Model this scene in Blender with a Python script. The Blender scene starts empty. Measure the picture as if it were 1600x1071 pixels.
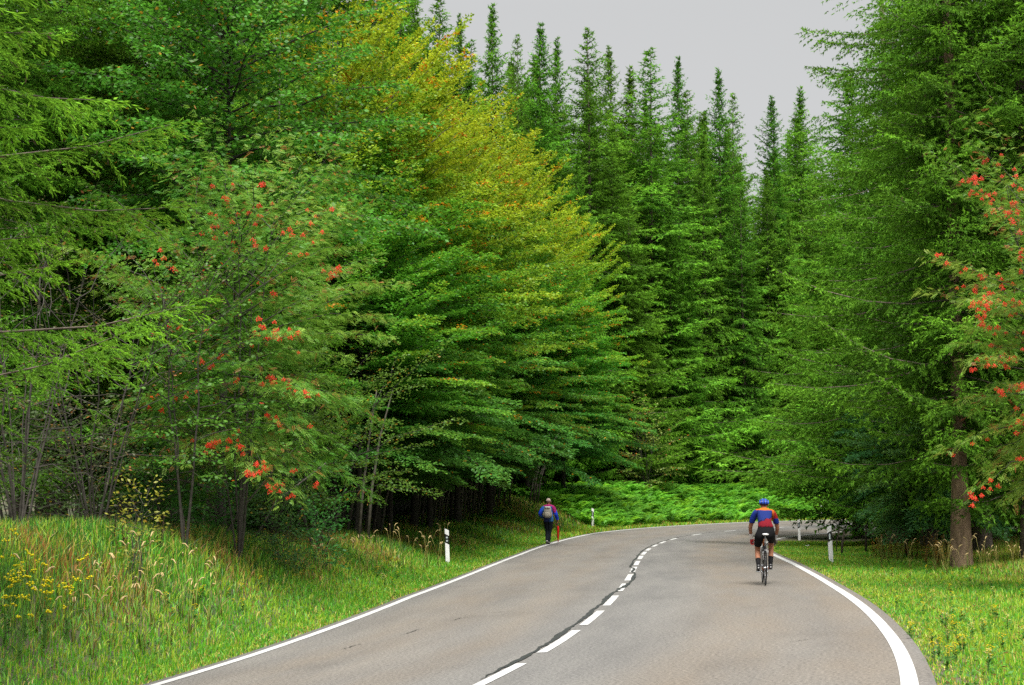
import bpy, math, random
import numpy as np
from math import radians as R_, sin, cos, pi
random.seed(7)
scn = bpy.context.scene

# ------------------------------------------------------------ camera
F = 2500.0; CAMH = 1.8; YH = 777.0
PITCH = math.atan((YH - 535.5) / F)
cam_d = bpy.data.cameras.new('camera'); cam = bpy.data.objects.new('camera', cam_d)
scn.collection.objects.link(cam); scn.camera = cam
cam_d.sensor_width = 36; cam_d.lens = F / 1600 * 36
cam_d.clip_start = 0.1; cam_d.clip_end = 5000
cam.location = (0, 0, CAMH); cam.rotation_euler = (pi / 2 + PITCH, 0, 0)

# ------------------------------------------------------------ sky (overcast) and sun
SUN_EL, SUN_AZ = R_(63), R_(170)      # azimuth clockwise from +Y: high, behind and slightly right
world = bpy.data.worlds.new("World"); scn.world = world; world.use_nodes = True
nt = world.node_tree; nt.nodes.clear()
out = nt.nodes.new('ShaderNodeOutputWorld'); bg = nt.nodes.new('ShaderNodeBackground')
sky = nt.nodes.new('ShaderNodeTexSky'); sky.sky_type = 'NISHITA'; sky.sun_disc = False
sky.sun_elevation = SUN_EL; sky.sun_rotation = SUN_AZ
hs = nt.nodes.new('ShaderNodeHueSaturation'); hs.inputs['Saturation'].default_value = 0.15
nt.links.new(sky.outputs[0], hs.inputs['Color'])
tc = nt.nodes.new('ShaderNodeTexCoord'); sx = nt.nodes.new('ShaderNodeSeparateXYZ')
nt.links.new(tc.outputs['Generated'], sx.inputs[0])
rp = nt.nodes.new('ShaderNodeValToRGB')          # even cloud deck, zenith raised beyond a natural overcast to light the foliage
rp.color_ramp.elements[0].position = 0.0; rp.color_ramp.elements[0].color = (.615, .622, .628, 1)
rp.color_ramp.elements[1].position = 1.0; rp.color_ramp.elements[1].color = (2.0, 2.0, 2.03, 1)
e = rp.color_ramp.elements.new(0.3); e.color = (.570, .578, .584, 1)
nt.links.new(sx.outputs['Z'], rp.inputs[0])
# the clouds are laid over the clear sky: 8 percent of it still comes through
m1 = nt.nodes.new('ShaderNodeVectorMath'); m1.operation = 'SCALE'; m1.inputs['Scale'].default_value = 0.006
nt.links.new(hs.outputs[0], m1.inputs[0])
m2 = nt.nodes.new('ShaderNodeVectorMath'); m2.operation = 'ADD'
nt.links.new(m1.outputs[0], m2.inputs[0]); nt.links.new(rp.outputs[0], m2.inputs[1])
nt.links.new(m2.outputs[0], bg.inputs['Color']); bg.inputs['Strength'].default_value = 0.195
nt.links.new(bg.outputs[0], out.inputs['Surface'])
sd = bpy.data.lights.new('sun', 'SUN'); sd.energy = 1.5; sd.angle = R_(30); sd.color = (1, .96, .9)
sun = bpy.data.objects.new('sun', sd); scn.collection.objects.link(sun)
sun.rotation_euler = (pi / 2 - SUN_EL, 0, pi - SUN_AZ)
sun.location = (0, 0, 60)
vs = scn.view_settings; vs.view_transform = 'Standard'; vs.look = 'None'; vs.gamma = 1
vs.exposure = 2.4; vs.use_curve_mapping = False
scn.cycles.max_bounces = 9; scn.cycles.diffuse_bounces = 6; scn.cycles.transmission_bounces = 6
scn.cycles.glossy_bounces = 2; scn.cycles.use_denoising = False

# ------------------------------------------------------------ helpers
COL = scn.collection
def tag(o, label=None, cat=None, group=None, kind=None):
    if label: o['label'] = label
    if cat: o['category'] = cat
    if group: o['group'] = group
    if kind: o['kind'] = kind
    return o
def link(name, data, parent=None, loc=(0, 0, 0), rz=0.0, sc=1.0):
    o = bpy.data.objects.new(name, data); COL.objects.link(o)
    if parent: o.parent = parent
    o.location = loc; o.rotation_euler = (0, 0, rz)
    o.scale = (sc, sc, sc) if not isinstance(sc, tuple) else sc
    return o
def copy_tree(o, loc, rz, sc=1.0, parent=None):
    c = o.copy(); COL.objects.link(c)
    if parent: c.parent = parent
    else:
        c.location = loc; c.rotation_euler = (0, 0, rz)
        c.scale = (sc, sc, sc) if not isinstance(sc, tuple) else sc
    for ch in list(o.children): copy_tree(ch, None, None, None, c)
    return c
def raw_mesh(name, co, quads=None, tris=None, cq=None, ct=None, mat=None, smooth=False, uv=None):
    me = bpy.data.meshes.new(name)
    nq = 0 if quads is None else len(quads); ntr = 0 if tris is None else len(tris)
    me.vertices.add(len(co)); me.vertices.foreach_set('co', np.asarray(co, np.float32).ravel())
    lv = []; 
    if nq: lv.append(np.asarray(quads, np.int32).ravel())
    if ntr: lv.append(np.asarray(tris, np.int32).ravel())
    lv = np.concatenate(lv)
    me.loops.add(len(lv)); me.loops.foreach_set('vertex_index', lv)
    me.polygons.add(nq + ntr)
    me.polygons.foreach_set('loop_start', np.concatenate([np.arange(nq) * 4, nq * 4 + np.arange(ntr) * 3]).astype(np.int32))
    if smooth: me.polygons.foreach_set('use_smooth', np.ones(nq + ntr, bool))
    if cq is not None or ct is not None:
        cc = [x for x in (cq if nq else None, ct if ntr else None) if x is not None]
        cc = np.concatenate(cc).astype(np.float32)
        cc = np.concatenate([cc, np.ones((len(cc), 1), np.float32)], 1)
        a = me.attributes.new('col', 'FLOAT_COLOR', 'FACE'); a.data.foreach_set('color', cc.ravel())
    if uv is not None:
        ul = me.uv_layers.new(name='UVMap'); ul.data.foreach_set('uv', np.asarray(uv, np.float32)[lv].ravel())
    me.update(calc_edges=True)
    if mat: me.materials.append(mat)
    return me
class MB:
    """collects tubes, boxes and blobs for one mesh"""
    def __init__(s): s.v = []; s.f = []; s.c = []
    def add(s, vs_, fs, col=None):
        b = len(s.v); s.v += [tuple(x) for x in vs_]; s.f += [tuple(i + b for i in f) for f in fs]
        s.c += [col or (.5, .5, .5)] * len(fs)
    def tube(s, pts, rad, n=8, col=None, cap=True, flat=1.0):
        pts = [np.array(p, float) for p in pts]
        if not hasattr(rad, '__len__'): rad = [rad] * len(pts)
        vs_ = []; up = None
        for i, p in enumerate(pts):
            d = pts[min(i + 1, len(pts) - 1)] - pts[max(i - 1, 0)]; d /= np.linalg.norm(d) + 1e-9
            if up is None:
                up = np.array((0, 0, 1.)) if abs(d[2]) < .9 else np.array((0, 1., 0))
            a = np.cross(d, up); a /= np.linalg.norm(a) + 1e-9; b = np.cross(a, d); up = b
            for k in range(n):
                t = 2 * pi * k / n; vs_.append(p + rad[i] * (a * cos(t) + b * sin(t) * flat))
        fs = [(i * n + k, i * n + (k + 1) % n, (i + 1) * n + (k + 1) % n, (i + 1) * n + k) for i in range(len(pts) - 1) for k in range(n)]
        if cap: fs += [tuple(range(n))[::-1], tuple((len(pts) - 1) * n + k for k in range(n))]
        s.add(vs_, fs, col)
    def box(s, c, h, col=None, rz=0.0, tp=1.0):
        vs_ = []
        for z in (-1, 1):
            k = tp if z > 0 else 1
            for x, y in ((-1, -1), (1, -1), (1, 1), (-1, 1)):
                X, Y = x * h[0] * k, y * h[1] * k
                vs_.append((c[0] + X * cos(rz) - Y * sin(rz), c[1] + X * sin(rz) + Y * cos(rz), c[2] + z * h[2]))
        s.add(vs_, [(3, 2, 1, 0), (4, 5, 6, 7), (0, 1, 5, 4), (1, 2, 6, 5), (2, 3, 7, 6), (3, 0, 4, 7)], col)
    def ball(s, c, r, n=8, m=6, col=None):
        r = r if hasattr(r, '__len__') else (r, r, r)
        vs_ = [(c[0], c[1], c[2] - r[2])]
        for i in range(1, m):
            a = -pi / 2 + pi * i / m
            for k in range(n):
                t = 2 * pi * k / n
                vs_.append((c[0] + r[0] * cos(a) * cos(t), c[1] + r[1] * cos(a) * sin(t), c[2] + r[2] * sin(a)))
        vs_.append((c[0], c[1], c[2] + r[2])); T = len(vs_) - 1
        fs = [(0, 1 + (k + 1) % n, 1 + k) for k in range(n)]
        fs += [(1 + i * n + k, 1 + i * n + (k + 1) % n, 1 + (i + 1) * n + (k + 1) % n, 1 + (i + 1) * n + k) for i in range(m - 2) for k in range(n)]
        fs += [(T, 1 + (m - 2) * n + k, 1 + (m - 2) * n + (k + 1) % n) for k in range(n)]
        s.add(vs_, fs, col)
    def torus(s, c, Rr, r, n=28, m=6, col=None, fl=1.0):   # in the YZ plane
        vs_ = []
        for i in range(n):
            a = 2 * pi * i / n
            for k in range(m):
                t = 2 * pi * k / m; q = Rr + r * cos(t)
                vs_.append((c[0] + r * fl * sin(t), c[1] + q * cos(a), c[2] + q * sin(a)))
        s.add(vs_, [(i * m + k, i * m + (k + 1) % m, ((i + 1) % n) * m + (k + 1) % m, ((i + 1) % n) * m + k) for i in range(n) for k in range(m)], col)
    def mesh(s, name, mat, smooth=True):
        me = bpy.data.meshes.new(name); me.from_pydata(s.v, [], s.f)
        a = me.attributes.new('col', 'FLOAT_COLOR', 'FACE')
        a.data.foreach_set('color', np.array([list(c) + [1] for c in s.c], np.float32).ravel())
        me.materials.append(mat)
        if smooth: me.polygons.foreach_set('use_smooth', np.ones(len(s.f), bool))
        me.update(); return me
    def build(s, name, mat, parent=None, smooth=True, **k): return link(name, s.mesh(name, mat, smooth), parent, **k)

# ------------------------------------------------------------ materials
def mat_new(name):
    m = bpy.data.materials.new(name); m.use_nodes = True; m.node_tree.nodes.clear(); return m, m.node_tree
def N(t, k, **kw):
    n = t.nodes.new(k)
    for a, b in kw.items():
        if a.startswith('i_'): n.inputs[a[2:].replace('_', ' ')].default_value = b
        else: setattr(n, a, b)
    return n
def leaf_mat(name, trans=.35, gloss=.06, rough=.45, hue=.02, val=.25):
    m, t = mat_new(name); o = N(t, 'ShaderNodeOutputMaterial')
    at = N(t, 'ShaderNodeAttribute', attribute_name='col')
    oi = N(t, 'ShaderNodeObjectInfo'); h = N(t, 'ShaderNodeHueSaturation')
    a = N(t, 'ShaderNodeMapRange'); a.inputs['To Min'].default_value = .5 - hue; a.inputs['To Max'].default_value = .5 + hue
    b = N(t, 'ShaderNodeMapRange'); b.inputs['To Min'].default_value = 1 - val; b.inputs['To Max'].default_value = 1 + val
    w = N(t, 'ShaderNodeMath', operation='MULTIPLY', i_Value=7.31); fr = N(t, 'ShaderNodeMath', operation='FRACT')
    w.inputs[1].default_value = 7.31
    t.links.new(oi.outputs['Random'], a.inputs[0]); t.links.new(oi.outputs['Random'], w.inputs[0])
    t.links.new(w.outputs[0], fr.inputs[0]); t.links.new(fr.outputs[0], b.inputs[0])
    t.links.new(at.outputs['Color'], h.inputs['Color']); t.links.new(a.outputs[0], h.inputs['Hue']); t.links.new(b.outputs[0], h.inputs['Value'])
    d = N(t, 'ShaderNodeBsdfDiffuse'); tr = N(t, 'ShaderNodeBsdfTranslucent'); mx = N(t, 'ShaderNodeMixShader', i_Fac=trans)
    t.links.new(h.outputs[0], d.inputs[0]); 
    hs2 = N(t, 'ShaderNodeHueSaturation'); hs2.inputs['Value'].default_value = 1.25; hs2.inputs['Hue'].default_value = .49
    t.links.new(h.outputs[0], hs2.inputs['Color']); t.links.new(hs2.outputs[0], tr.inputs[0])
    t.links.new(d.outputs[0], mx.inputs[1]); t.links.new(tr.outputs[0], mx.inputs[2])
    g = N(t, 'ShaderNodeBsdfGlossy'); g.inputs['Roughness'].default_value = rough; g.inputs[0].default_value = (.8, .85, .85, 1)
    m3 = N(t, 'ShaderNodeMixShader', i_Fac=gloss)
    t.links.new(mx.outputs[0], m3.inputs[1]); t.links.new(g.outputs[0], m3.inputs[2]); t.links.new(m3.outputs[0], o.inputs[0])
    return m
def simple(name, col=None, rough=.6, metal=0.0, noise=0.0, scale=20, bump=0.0, emit=None, coords='Object', stretch=None):
    m, t = mat_new(name); o = N(t, 'ShaderNodeOutputMaterial'); p = N(t, 'ShaderNodeBsdfPrincipled')
    p.inputs['Roughness'].default_value = rough; p.inputs['Metallic'].default_value = metal; p.inputs['Specular IOR Level'].default_value = .5 if rough < .5 else .15
    if col is None:
        at = N(t, 'ShaderNodeAttribute', attribute_name='col'); src = at.outputs['Color']
    else:
        rgb = N(t, 'ShaderNodeRGB'); rgb.outputs[0].default_value = (*col, 1); src = rgb.outputs[0]
    if noise or bump:
        tcn = N(t, 'ShaderNodeTexCoord'); ns = N(t, 'ShaderNodeTexNoise'); ns.inputs['Scale'].default_value = scale; ns.inputs['Detail'].default_value = 5
        cs = tcn.outputs[coords]
        if stretch:
            mp = N(t, 'ShaderNodeMapping'); mp.inputs['Scale'].default_value = stretch; t.links.new(cs, mp.inputs[0]); cs = mp.outputs[0]
        t.links.new(cs, ns.inputs['Vector'])
        mr = N(t, 'ShaderNodeMapRange'); mr.inputs['From Min'].default_value = .3; mr.inputs['From Max'].default_value = .7
        mr.inputs['To Min'].default_value = 1 - noise; mr.inputs['To Max'].default_value = 1 + noise
        t.links.new(ns.outputs['Fac'], mr.inputs[0])
        vm = N(t, 'ShaderNodeVectorMath', operation='SCALE'); t.links.new(src, vm.inputs[0]); t.links.new(mr.outputs[0], vm.inputs['Scale'])
        src = vm.outputs[0]
        if bump:
            bp = N(t, 'ShaderNodeBump'); bp.inputs['Strength'].default_value = bump; bp.inputs['Distance'].default_value = .02
            t.links.new(ns.outputs['Fac'], bp.inputs['Height']); t.links.new(bp.outputs[0], p.inputs['Normal'])
    t.links.new(src, p.inputs['Base Color']); t.links.new(p.outputs[0], o.inputs[0]); return m
M_SPRUCE = leaf_mat('spruce_needles', trans=.3, gloss=.004, rough=.5, hue=.012, val=.18)
M_LEAF = leaf_mat('broad_leaves', trans=.4, gloss=.015, hue=.012, val=.12)
M_GRASS = leaf_mat('grass_blades', trans=.35, gloss=.03, rough=.5, hue=.0, val=.0)
M_BARK = simple('spruce_bark', (.13, .105, .085), .95, noise=.45, scale=9, bump=.8, stretch=(1, 1, .35))
M_BARKP = simple('pale_bark', (.055, .05, .042), .9, noise=.35, scale=14, bump=.4)
M_TWIG = simple('twig_bark', (.075, .068, .055), .9, noise=.35, scale=14, bump=.4)
M_STEM = simple('stem_bark', (.11, .10, .08), .9, noise=.4, scale=10, bump=.4)
M_TRUNKB = simple('worn_bark', (.24, .165, .11), .9, noise=.5, scale=6, bump=.8, stretch=(1, 1, .4))
M_PAINT = simple('road_paint', (.42, .42, .41), .6, noise=.12, scale=3, bump=.05)
M_TAR = simple('tar', (.012, .0125, .015), .45, noise=.3, scale=12)
M_COL = simple('coloured', None, .6)
M_CLOTH = simple('cloth', None, .85, noise=.15, scale=30, bump=.25)
M_GLOSS = simple('painted', None, .3)
M_METAL = simple('metal', (.55, .56, .58), .35, metal=.9)
M_RUBBER = simple('rubber', (.008, .008, .009), .7)
M_PLW = simple('white_plastic', (.78, .78, .78), .4, noise=.06, scale=8)
M_PLB = simple('black_plastic', (.007, .007, .008), .45)
M_REFL = simple('reflector', (.62, .70, .72), .2, metal=.3)
M_BERRY = simple('berry_skin', (.70, .035, .006), .35)

# ------------------------------------------------------------ the road's course
KN = 15; SK = np.linspace(0, 150, KN)
PP = [-1.909, 9.5205, 0.2883, -0.0126, -0.0079, -0.0031, -0.0002, 0.0026, 0.0054, 0.0069, 0.0085, 0.0089, 0.009, 0.009, 0.009, 0.009, 0.009, 0.009, -0.0844, -0.0555, -0.0313, -0.0266, -0.0123, 0.0148, 0.0367, 0.0428, 0.0498, 0.0536, 0.0459, 0.0393, 0.0324, 0.0255, 0.0186, -0.0053, -0.0353, -0.0054, -0.0026, -0.0293, -0.0451, -0.026, -0.0341, -0.063, -0.0614, -0.0552, -0.0416, -0.0269, -0.0121, 0.0027, 8.0748]
W2 = PP[-1] / 2; EDGE = W2 + .205
def course():
    st = .5; s = np.arange(0, 150 + .01, st)
    th = PP[2] + np.cumsum(np.interp(s, SK, PP[3:3 + KN])) * st
    x = PP[0] + np.cumsum(np.sin(th)) * st; y = PP[1] + np.cumsum(np.cos(th)) * st
    sb = np.arange(-30, 0, st); th0 = th[0]
    xb = x[0] + sb * sin(th0); yb = y[0] + sb * cos(th0)
    sa = np.arange(150.5, 330, st); tha = th[-1] + (sa - 150) * .004
    xa = x[-1] + np.cumsum(np.sin(tha)) * st; ya = y[-1] + np.cumsum(np.cos(tha)) * st
    S = np.concatenate([sb, s, sa]); T = np.concatenate([sb * 0 + th0, th, tha])
    X = np.concatenate([xb, x, xa]); Y = np.concatenate([yb, y, ya])
    return S, X, Y, T
CS, CX, CY, CT = course()
def bank(s): return np.interp(s, SK, PP[3 + KN:3 + 2 * KN])
def elev(s): return np.interp(s, SK, PP[3 + 2 * KN:3 + 3 * KN])
def road_pt(s, d, dz=0.0):
    """s along the centre line, d to the left of it"""
    s = np.asarray(s, float); d = np.asarray(d, float)
    x = np.interp(s, CS, CX); y = np.interp(s, CS, CY); t = np.interp(s, CS, CT)
    return np.stack([x - np.cos(t) * d, y + np.sin(t) * d, elev(s) + bank(s) * np.clip(d, -EDGE, EDGE) + dz], -1)
def near(x, y):
    x = np.atleast_1d(np.asarray(x, float)); y = np.atleast_1d(np.asarray(y, float))
    s = np.empty(len(x)); d = np.empty(len(x)); I = slice(None, None, 2)
    qx, qy, qs, qt = CX[I], CY[I], CS[I], CT[I]
    for a in range(0, len(x), 20000):
        b = slice(a, a + 20000)
        D = (x[b, None] - qx) ** 2 + (y[b, None] - qy) ** 2; i = D.argmin(1)
        dx, dy = x[b] - qx[i], y[b] - qy[i]; t = qt[i]
        s[b] = qs[i] + dx * np.sin(t) + dy * np.cos(t)
        lat = -dx * np.cos(t) + dy * np.sin(t)
        d[b] = np.sign(lat) * np.sqrt(D[np.arange(len(i)), i]) * .0 + lat
        far = np.sqrt(D[np.arange(len(i)), i]) > 60
        d[b] = np.where(far, np.sign(lat) * np.sqrt(D[np.arange(len(i)), i]), lat)
    return s, d
def sst(a, b, x): t = np.clip((x - a) / (b - a), 0, 1); return t * t * (3 - 2 * t)
def wob(x, y, k, ph=0.0):
    return (np.sin(x * k + 1.3 * np.sin(y * k * .7 + ph)) + np.sin(y * k * 1.13 + 1.7 * np.sin(x * k * .6 - ph)) + np.sin((x + y) * k * .73 + ph * 2)) / 3
def ground(x, y, sd=None):
    s, d = near(x, y) if sd is None else sd
    x = np.atleast_1d(x); y = np.atleast_1d(y)
    ze = elev(s) + bank(s) * np.clip(d, -EDGE, EDGE)
    dl = np.abs(d) - EDGE
    hb = np.interp(s, [-30, 6, 14, 26, 40, 60, 72, 90, 330], [1.6, 1.7, 1.55, .85, .65, .7, 1.6, 2.0, 2.0])
    zl = -.03 - .07 * sst(0, .8, dl) + hb * sst(.3, np.interp(s, [20, 60], [3.8, 5.5]), dl) + .05 * np.clip(dl - 5, 0, 60) + .12 * wob(x, y, .9) * sst(.6, 3, dl)
    zr = -.03 - .05 * sst(0, .8, dl) + .12 * sst(2, 7, dl) + .02 * np.clip(dl - 8, 0, 40) + .07 * wob(x, y, .8, 2) * sst(1.5, 4, dl)
    z = ze + np.where(d > 0, zl, zr)
    return np.where(dl < 0, ze - .12, z)
def at(u, D):  # ground position seen in column u at distance D
    return (u - 800) / F * D * cos(PITCH), D
def ztip(v, D):
    b = (535.5 - v) / F; return CAMH + D * (sin(PITCH) + b * cos(PITCH)) / (cos(PITCH) - b * sin(PITCH))
def gz(x, y): return float(ground(x, y)[0])
def on_ray(u, v, up=0.0):
    Ds = np.arange(8, 160, .1); X = (u - 800) / F * Ds * cos(PITCH)
    z = ground(X, Ds) + up; zr = np.array([ztip(v, D) for D in Ds]); i = int(np.argmax(z >= zr)); return float(X[i]), float(Ds[i]), float(z[i])
def col_at_dl(u, dl):  # walk the ray of column u to where it is dl metres left of the asphalt
    Ds = np.arange(60, 200, .5); X = (u - 800) / F * Ds * cos(PITCH); s, d = near(X, Ds)
    i = int(np.argmax(d > dl + EDGE)); return float(X[i]), float(Ds[i])

# ---- ground sheet
def grid(x0, x1, y0, y1, st):
    xs = np.arange(x0, x1 + st / 2, st); ys = np.arange(y0, y1 + st / 2, st)
    gx, gy = np.meshgrid(xs, ys); nx, ny = len(xs), len(ys)
    i = (np.arange(ny - 1)[:, None] * nx + np.arange(nx - 1)).ravel()
    return gx.ravel(), gy.ravel(), np.stack([i, i + 1, i + nx + 1, i + nx], 1)
m, t = mat_new('forest_floor'); o_ = N(t, 'ShaderNodeOutputMaterial'); p_ = N(t, 'ShaderNodeBsdfPrincipled', i_Roughness=.95)
tcn = N(t, 'ShaderNodeTexCoord'); n1 = N(t, 'ShaderNodeTexNoise', i_Scale=.6, i_Detail=8.0); n2 = N(t, 'ShaderNodeTexNoise', i_Scale=12.0, i_Detail=6.0)
r1 = N(t, 'ShaderNodeValToRGB'); r1.color_ramp.elements[0].color = (.045, .055, .02, 1); r1.color_ramp.elements[1].color = (.085, .07, .04, 1)
r1.color_ramp.elements[0].position = .4; r1.color_ramp.elements[1].position = .6
mx = N(t, 'ShaderNodeMixRGB', blend_type='MULTIPLY', i_Fac=.7)
r2 = N(t, 'ShaderNodeValToRGB'); r2.color_ramp.elements[0].color = (.35, .35, .35, 1); r2.color_ramp.elements[1].color = (1.4, 1.4, 1.4, 1)
bp = N(t, 'ShaderNodeBump', i_Strength=.8, i_Distance=.05)
for n_ in (n1, n2): t.links.new(tcn.outputs['Object'], n_.inputs['Vector'])
t.links.new(n1.outputs['Fac'], r1.inputs[0]); t.links.new(n2.outputs['Fac'], r2.inputs[0]); t.links.new(r1.outputs[0], mx.inputs[1]); t.links.new(r2.outputs[0], mx.inputs[2])
t.links.new(n2.outputs['Fac'], bp.inputs['Height']); t.links.new(bp.outputs[0], p_.inputs['Normal']); t.links.new(mx.outputs[0], p_.inputs['Base Color']); t.links.new(p_.outputs[0], o_.inputs[0])
M_SOIL = m
gx, gy, q = grid(-60, 90, -10, 200, 1.0)
sg, dg = near(gx, gy); zz = ground(gx, gy, (sg, dg)) - np.where(np.abs(dg) < EDGE + 8, .22, 0.0)
link('ground', raw_mesh('ground', np.stack([gx, gy, zz], 1), q, mat=M_SOIL, smooth=True))['kind'] = 'structure'
gx, gy, q = grid(-2400, 2400, -2400, 2400, 40.0)
rr = np.hypot(gx - 10, gy - 80); keep = rr > 0
zz = np.where(rr < 130, -1.5, -1.5 + 40 * sst(180, 2000, rr) + 4 * wob(gx, gy, .01))
link('terrain', raw_mesh('terrain', np.stack([gx, gy, zz], 1), q, mat=M_SOIL, smooth=True))['kind'] = 'structure'
def ribbon(name, s0, s1, ds, offs, zf, mat, uvs=True):
    ss = np.arange(s0, s1 + ds / 2, ds); offs = np.asarray(offs); n = len(offs)
    Sg, Og = np.meshgrid(ss, offs, indexing='ij'); P = road_pt(Sg.ravel(), Og.ravel())
    P[:, 2] = zf(P, Sg.ravel(), Og.ravel())
    i = (np.arange(len(ss) - 1)[:, None] * n + np.arange(n - 1)).ravel()
    return raw_mesh(name, P, np.stack([i, i + 1, i + n + 1, i + n], 1), mat=mat, smooth=True, uv=np.stack([Og.ravel(), Sg.ravel()], 1))
vo = np.array([0, .15, .4, .8, 1.3, 1.9, 2.6, 3.4, 4.3, 5.3, 6.5, 8.0, 9.5])
for sg_ in (1, -1):
    offs = (EDGE + vo) * sg_
    me = ribbon('verge', -20, 140, .5, offs if sg_ < 0 else offs, lambda P, s, o: ground(P[:, 0], P[:, 1], (s, o)) - np.where(np.abs(o) > EDGE + 9, .4, 0), M_SOIL)
    link('verge', me)['kind'] = 'structure'

# ---- asphalt
m, t = mat_new('asphalt'); o_ = N(t, 'ShaderNodeOutputMaterial'); p_ = N(t, 'ShaderNodeBsdfPrincipled', i_Roughness=.85)
uvn = N(t, 'ShaderNodeTexCoord'); sep = N(t, 'ShaderNodeSeparateXYZ'); t.links.new(uvn.outputs['UV'], sep.inputs[0])
def mapn(sc): 
    mp = N(t, 'ShaderNodeMapping'); mp.inputs['Scale'].default_value = sc; t.links.new(uvn.outputs['UV'], mp.inputs[0]); return mp
base = N(t, 'ShaderNodeValToRGB'); na = N(t, 'ShaderNodeTexNoise', i_Scale=1.0, i_Detail=6.0, i_Roughness=.6); t.links.new(mapn((1.1, .16, 1)).outputs[0], na.inputs['Vector'])
base.color_ramp.elements[0].position = .32; base.color_ramp.elements[0].color = (.080, .078, .075, 1)
base.color_ramp.elements[1].position = .68; base.color_ramp.elements[1].color = (.121, .1165, .108, 1)
t.links.new(na.outputs['Fac'], base.inputs[0])
# worn, slightly browner wheel tracks
trk = N(t, 'ShaderNodeValToRGB'); mr = N(t, 'ShaderNodeMapRange'); mr.inputs['From Min'].default_value = -5; mr.inputs['From Max'].default_value = 5
nw = N(t, 'ShaderNodeTexNoise', i_Scale=1.0); t.links.new(mapn((.0, .07, 1)).outputs[0], nw.inputs['Vector'])
ad = N(t, 'ShaderNodeMath', operation='MULTIPLY_ADD'); ad.inputs[1].default_value = .9; t.links.new(nw.outputs['Fac'], ad.inputs[0]); t.links.new(sep.outputs['X'], ad.inputs[2])
t.links.new(ad.outputs[0], mr.inputs[0]); t.links.new(mr.outputs[0], trk.inputs[0])
cr = trk.color_ramp; cr.interpolation = 'B_SPLINE'; cr.elements[0].color = (0, 0, 0, 1); cr.elements[1].color = (0, 0, 0, 1)
for p0, v0 in ((.12, .3), (.17, 1.4), (.23, .2), (.33, 1.3), (.40, .2), (.48, .0), (.60, .1), (.66, 1.), (.72, .2), (.82, 1.), (.90, .3)):
    e = cr.elements.new(p0); e.color = (v0, v0, v0, 1)
np2 = N(t, 'ShaderNodeTexNoise', i_Scale=1.0, i_Detail=5.0); t.links.new(mapn((1.6, .28, 1)).outputs[0], np2.inputs['Vector'])
mm = N(t, 'ShaderNodeMath', operation='MULTIPLY', use_clamp=True); t.links.new(trk.outputs[0], mm.inputs[0]); t.links.new(np2.outputs['Fac'], mm.inputs[1])
mxa = N(t, 'ShaderNodeMixRGB'); mxa.inputs[2].default_value = (.126, .096, .064, 1); t.links.new(mm.outputs[0], mxa.inputs[0]); t.links.new(base.outputs[0], mxa.inputs[1])
# aggregate speckle
sp = N(t, 'ShaderNodeTexNoise', i_Scale=1.0, i_Detail=3.0, i_Roughness=.8); t.links.new(mapn((26, 26, 1)).outputs[0], sp.inputs['Vector'])
sr = N(t, 'ShaderNodeMapRange'); sr.inputs['From Min'].default_value = .3; sr.inputs['From Max'].default_value = .7; sr.inputs['To Min'].default_value = .4; sr.inputs['To Max'].default_value = 1.75
t.links.new(sp.outputs['Fac'], sr.inputs[0]); vm = N(t, 'ShaderNodeVectorMath', operation='SCALE'); t.links.new(mxa.outputs[0], vm.inputs[0]); t.links.new(sr.outputs[0], vm.inputs['Scale'])
# hairline cracks and blotches
cn = N(t, 'ShaderNodeTexNoise', i_Scale=1.0, i_Detail=4.0); t.links.new(mapn((.5, .35, 1)).outputs[0], cn.inputs['Vector'])
c2 = N(t, 'ShaderNodeMapRange'); c2.inputs['From Min'].default_value = .56; c2.inputs['From Max'].default_value = .74; c2.inputs['To Min'].default_value = 1; c2.inputs['To Max'].default_value = .86
t.links.new(cn.outputs['Fac'], c2.inputs[0]); vm2 = N(t, 'ShaderNodeVectorMath', operation='SCALE'); t.links.new(vm.outputs[0], vm2.inputs[0]); t.links.new(c2.outputs[0], vm2.inputs['Scale'])
bp = N(t, 'ShaderNodeBump', i_Strength=.35, i_Distance=.008); t.links.new(sp.outputs['Fac'], bp.inputs['Height']); t.links.new(bp.outputs[0], p_.inputs['Normal'])
t.links.new(vm2.outputs[0], p_.inputs['Base Color']); t.links.new(p_.outputs[0], o_.inputs[0])
M_ASPH = m
ea = EDGE
road = link('road', ribbon('road', -30, 200, .5, [-ea - .05, -ea, -W2, -2, 0, 2, W2, ea, ea + .05],
            lambda P, s, o: P[:, 2] - np.where(np.abs(o) > ea + .01, .1, 0) , M_ASPH))
road['kind'] = 'structure'
for d in (W2, -W2):
    wl = .072 if d < 0 else .068
    link('edge_line', ribbon('edge_line', -30, 200, .5, [d - wl, d + wl], lambda P, s, o: P[:, 2] + .006, M_PAINT), road)
DASH = [(0.9, 3.9), (5.0, 8.1), (9.4, 12.6), (13.5, 16.3), (17.5, 20.1), (21.5, 24.2), (25.4, 28.2), (29.3, 32.2), (33.3, 36.3), (37.7, 40.7), (41.7, 44.6), (45.9, 48.4),
        (50.6, 53.2), (54.9, 57.6), (60.0, 62.6), (68.3, 71.3), (78, 81), (89, 92), (98.6, 101.6), (110, 113), (122, 125)]
for a, b in DASH:
    link('centre_dash', ribbon('centre_dash', a, b, (b - a) / 8, [-.065, .065], lambda P, s, o: P[:, 2] + .006, M_PAINT), road)
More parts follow.
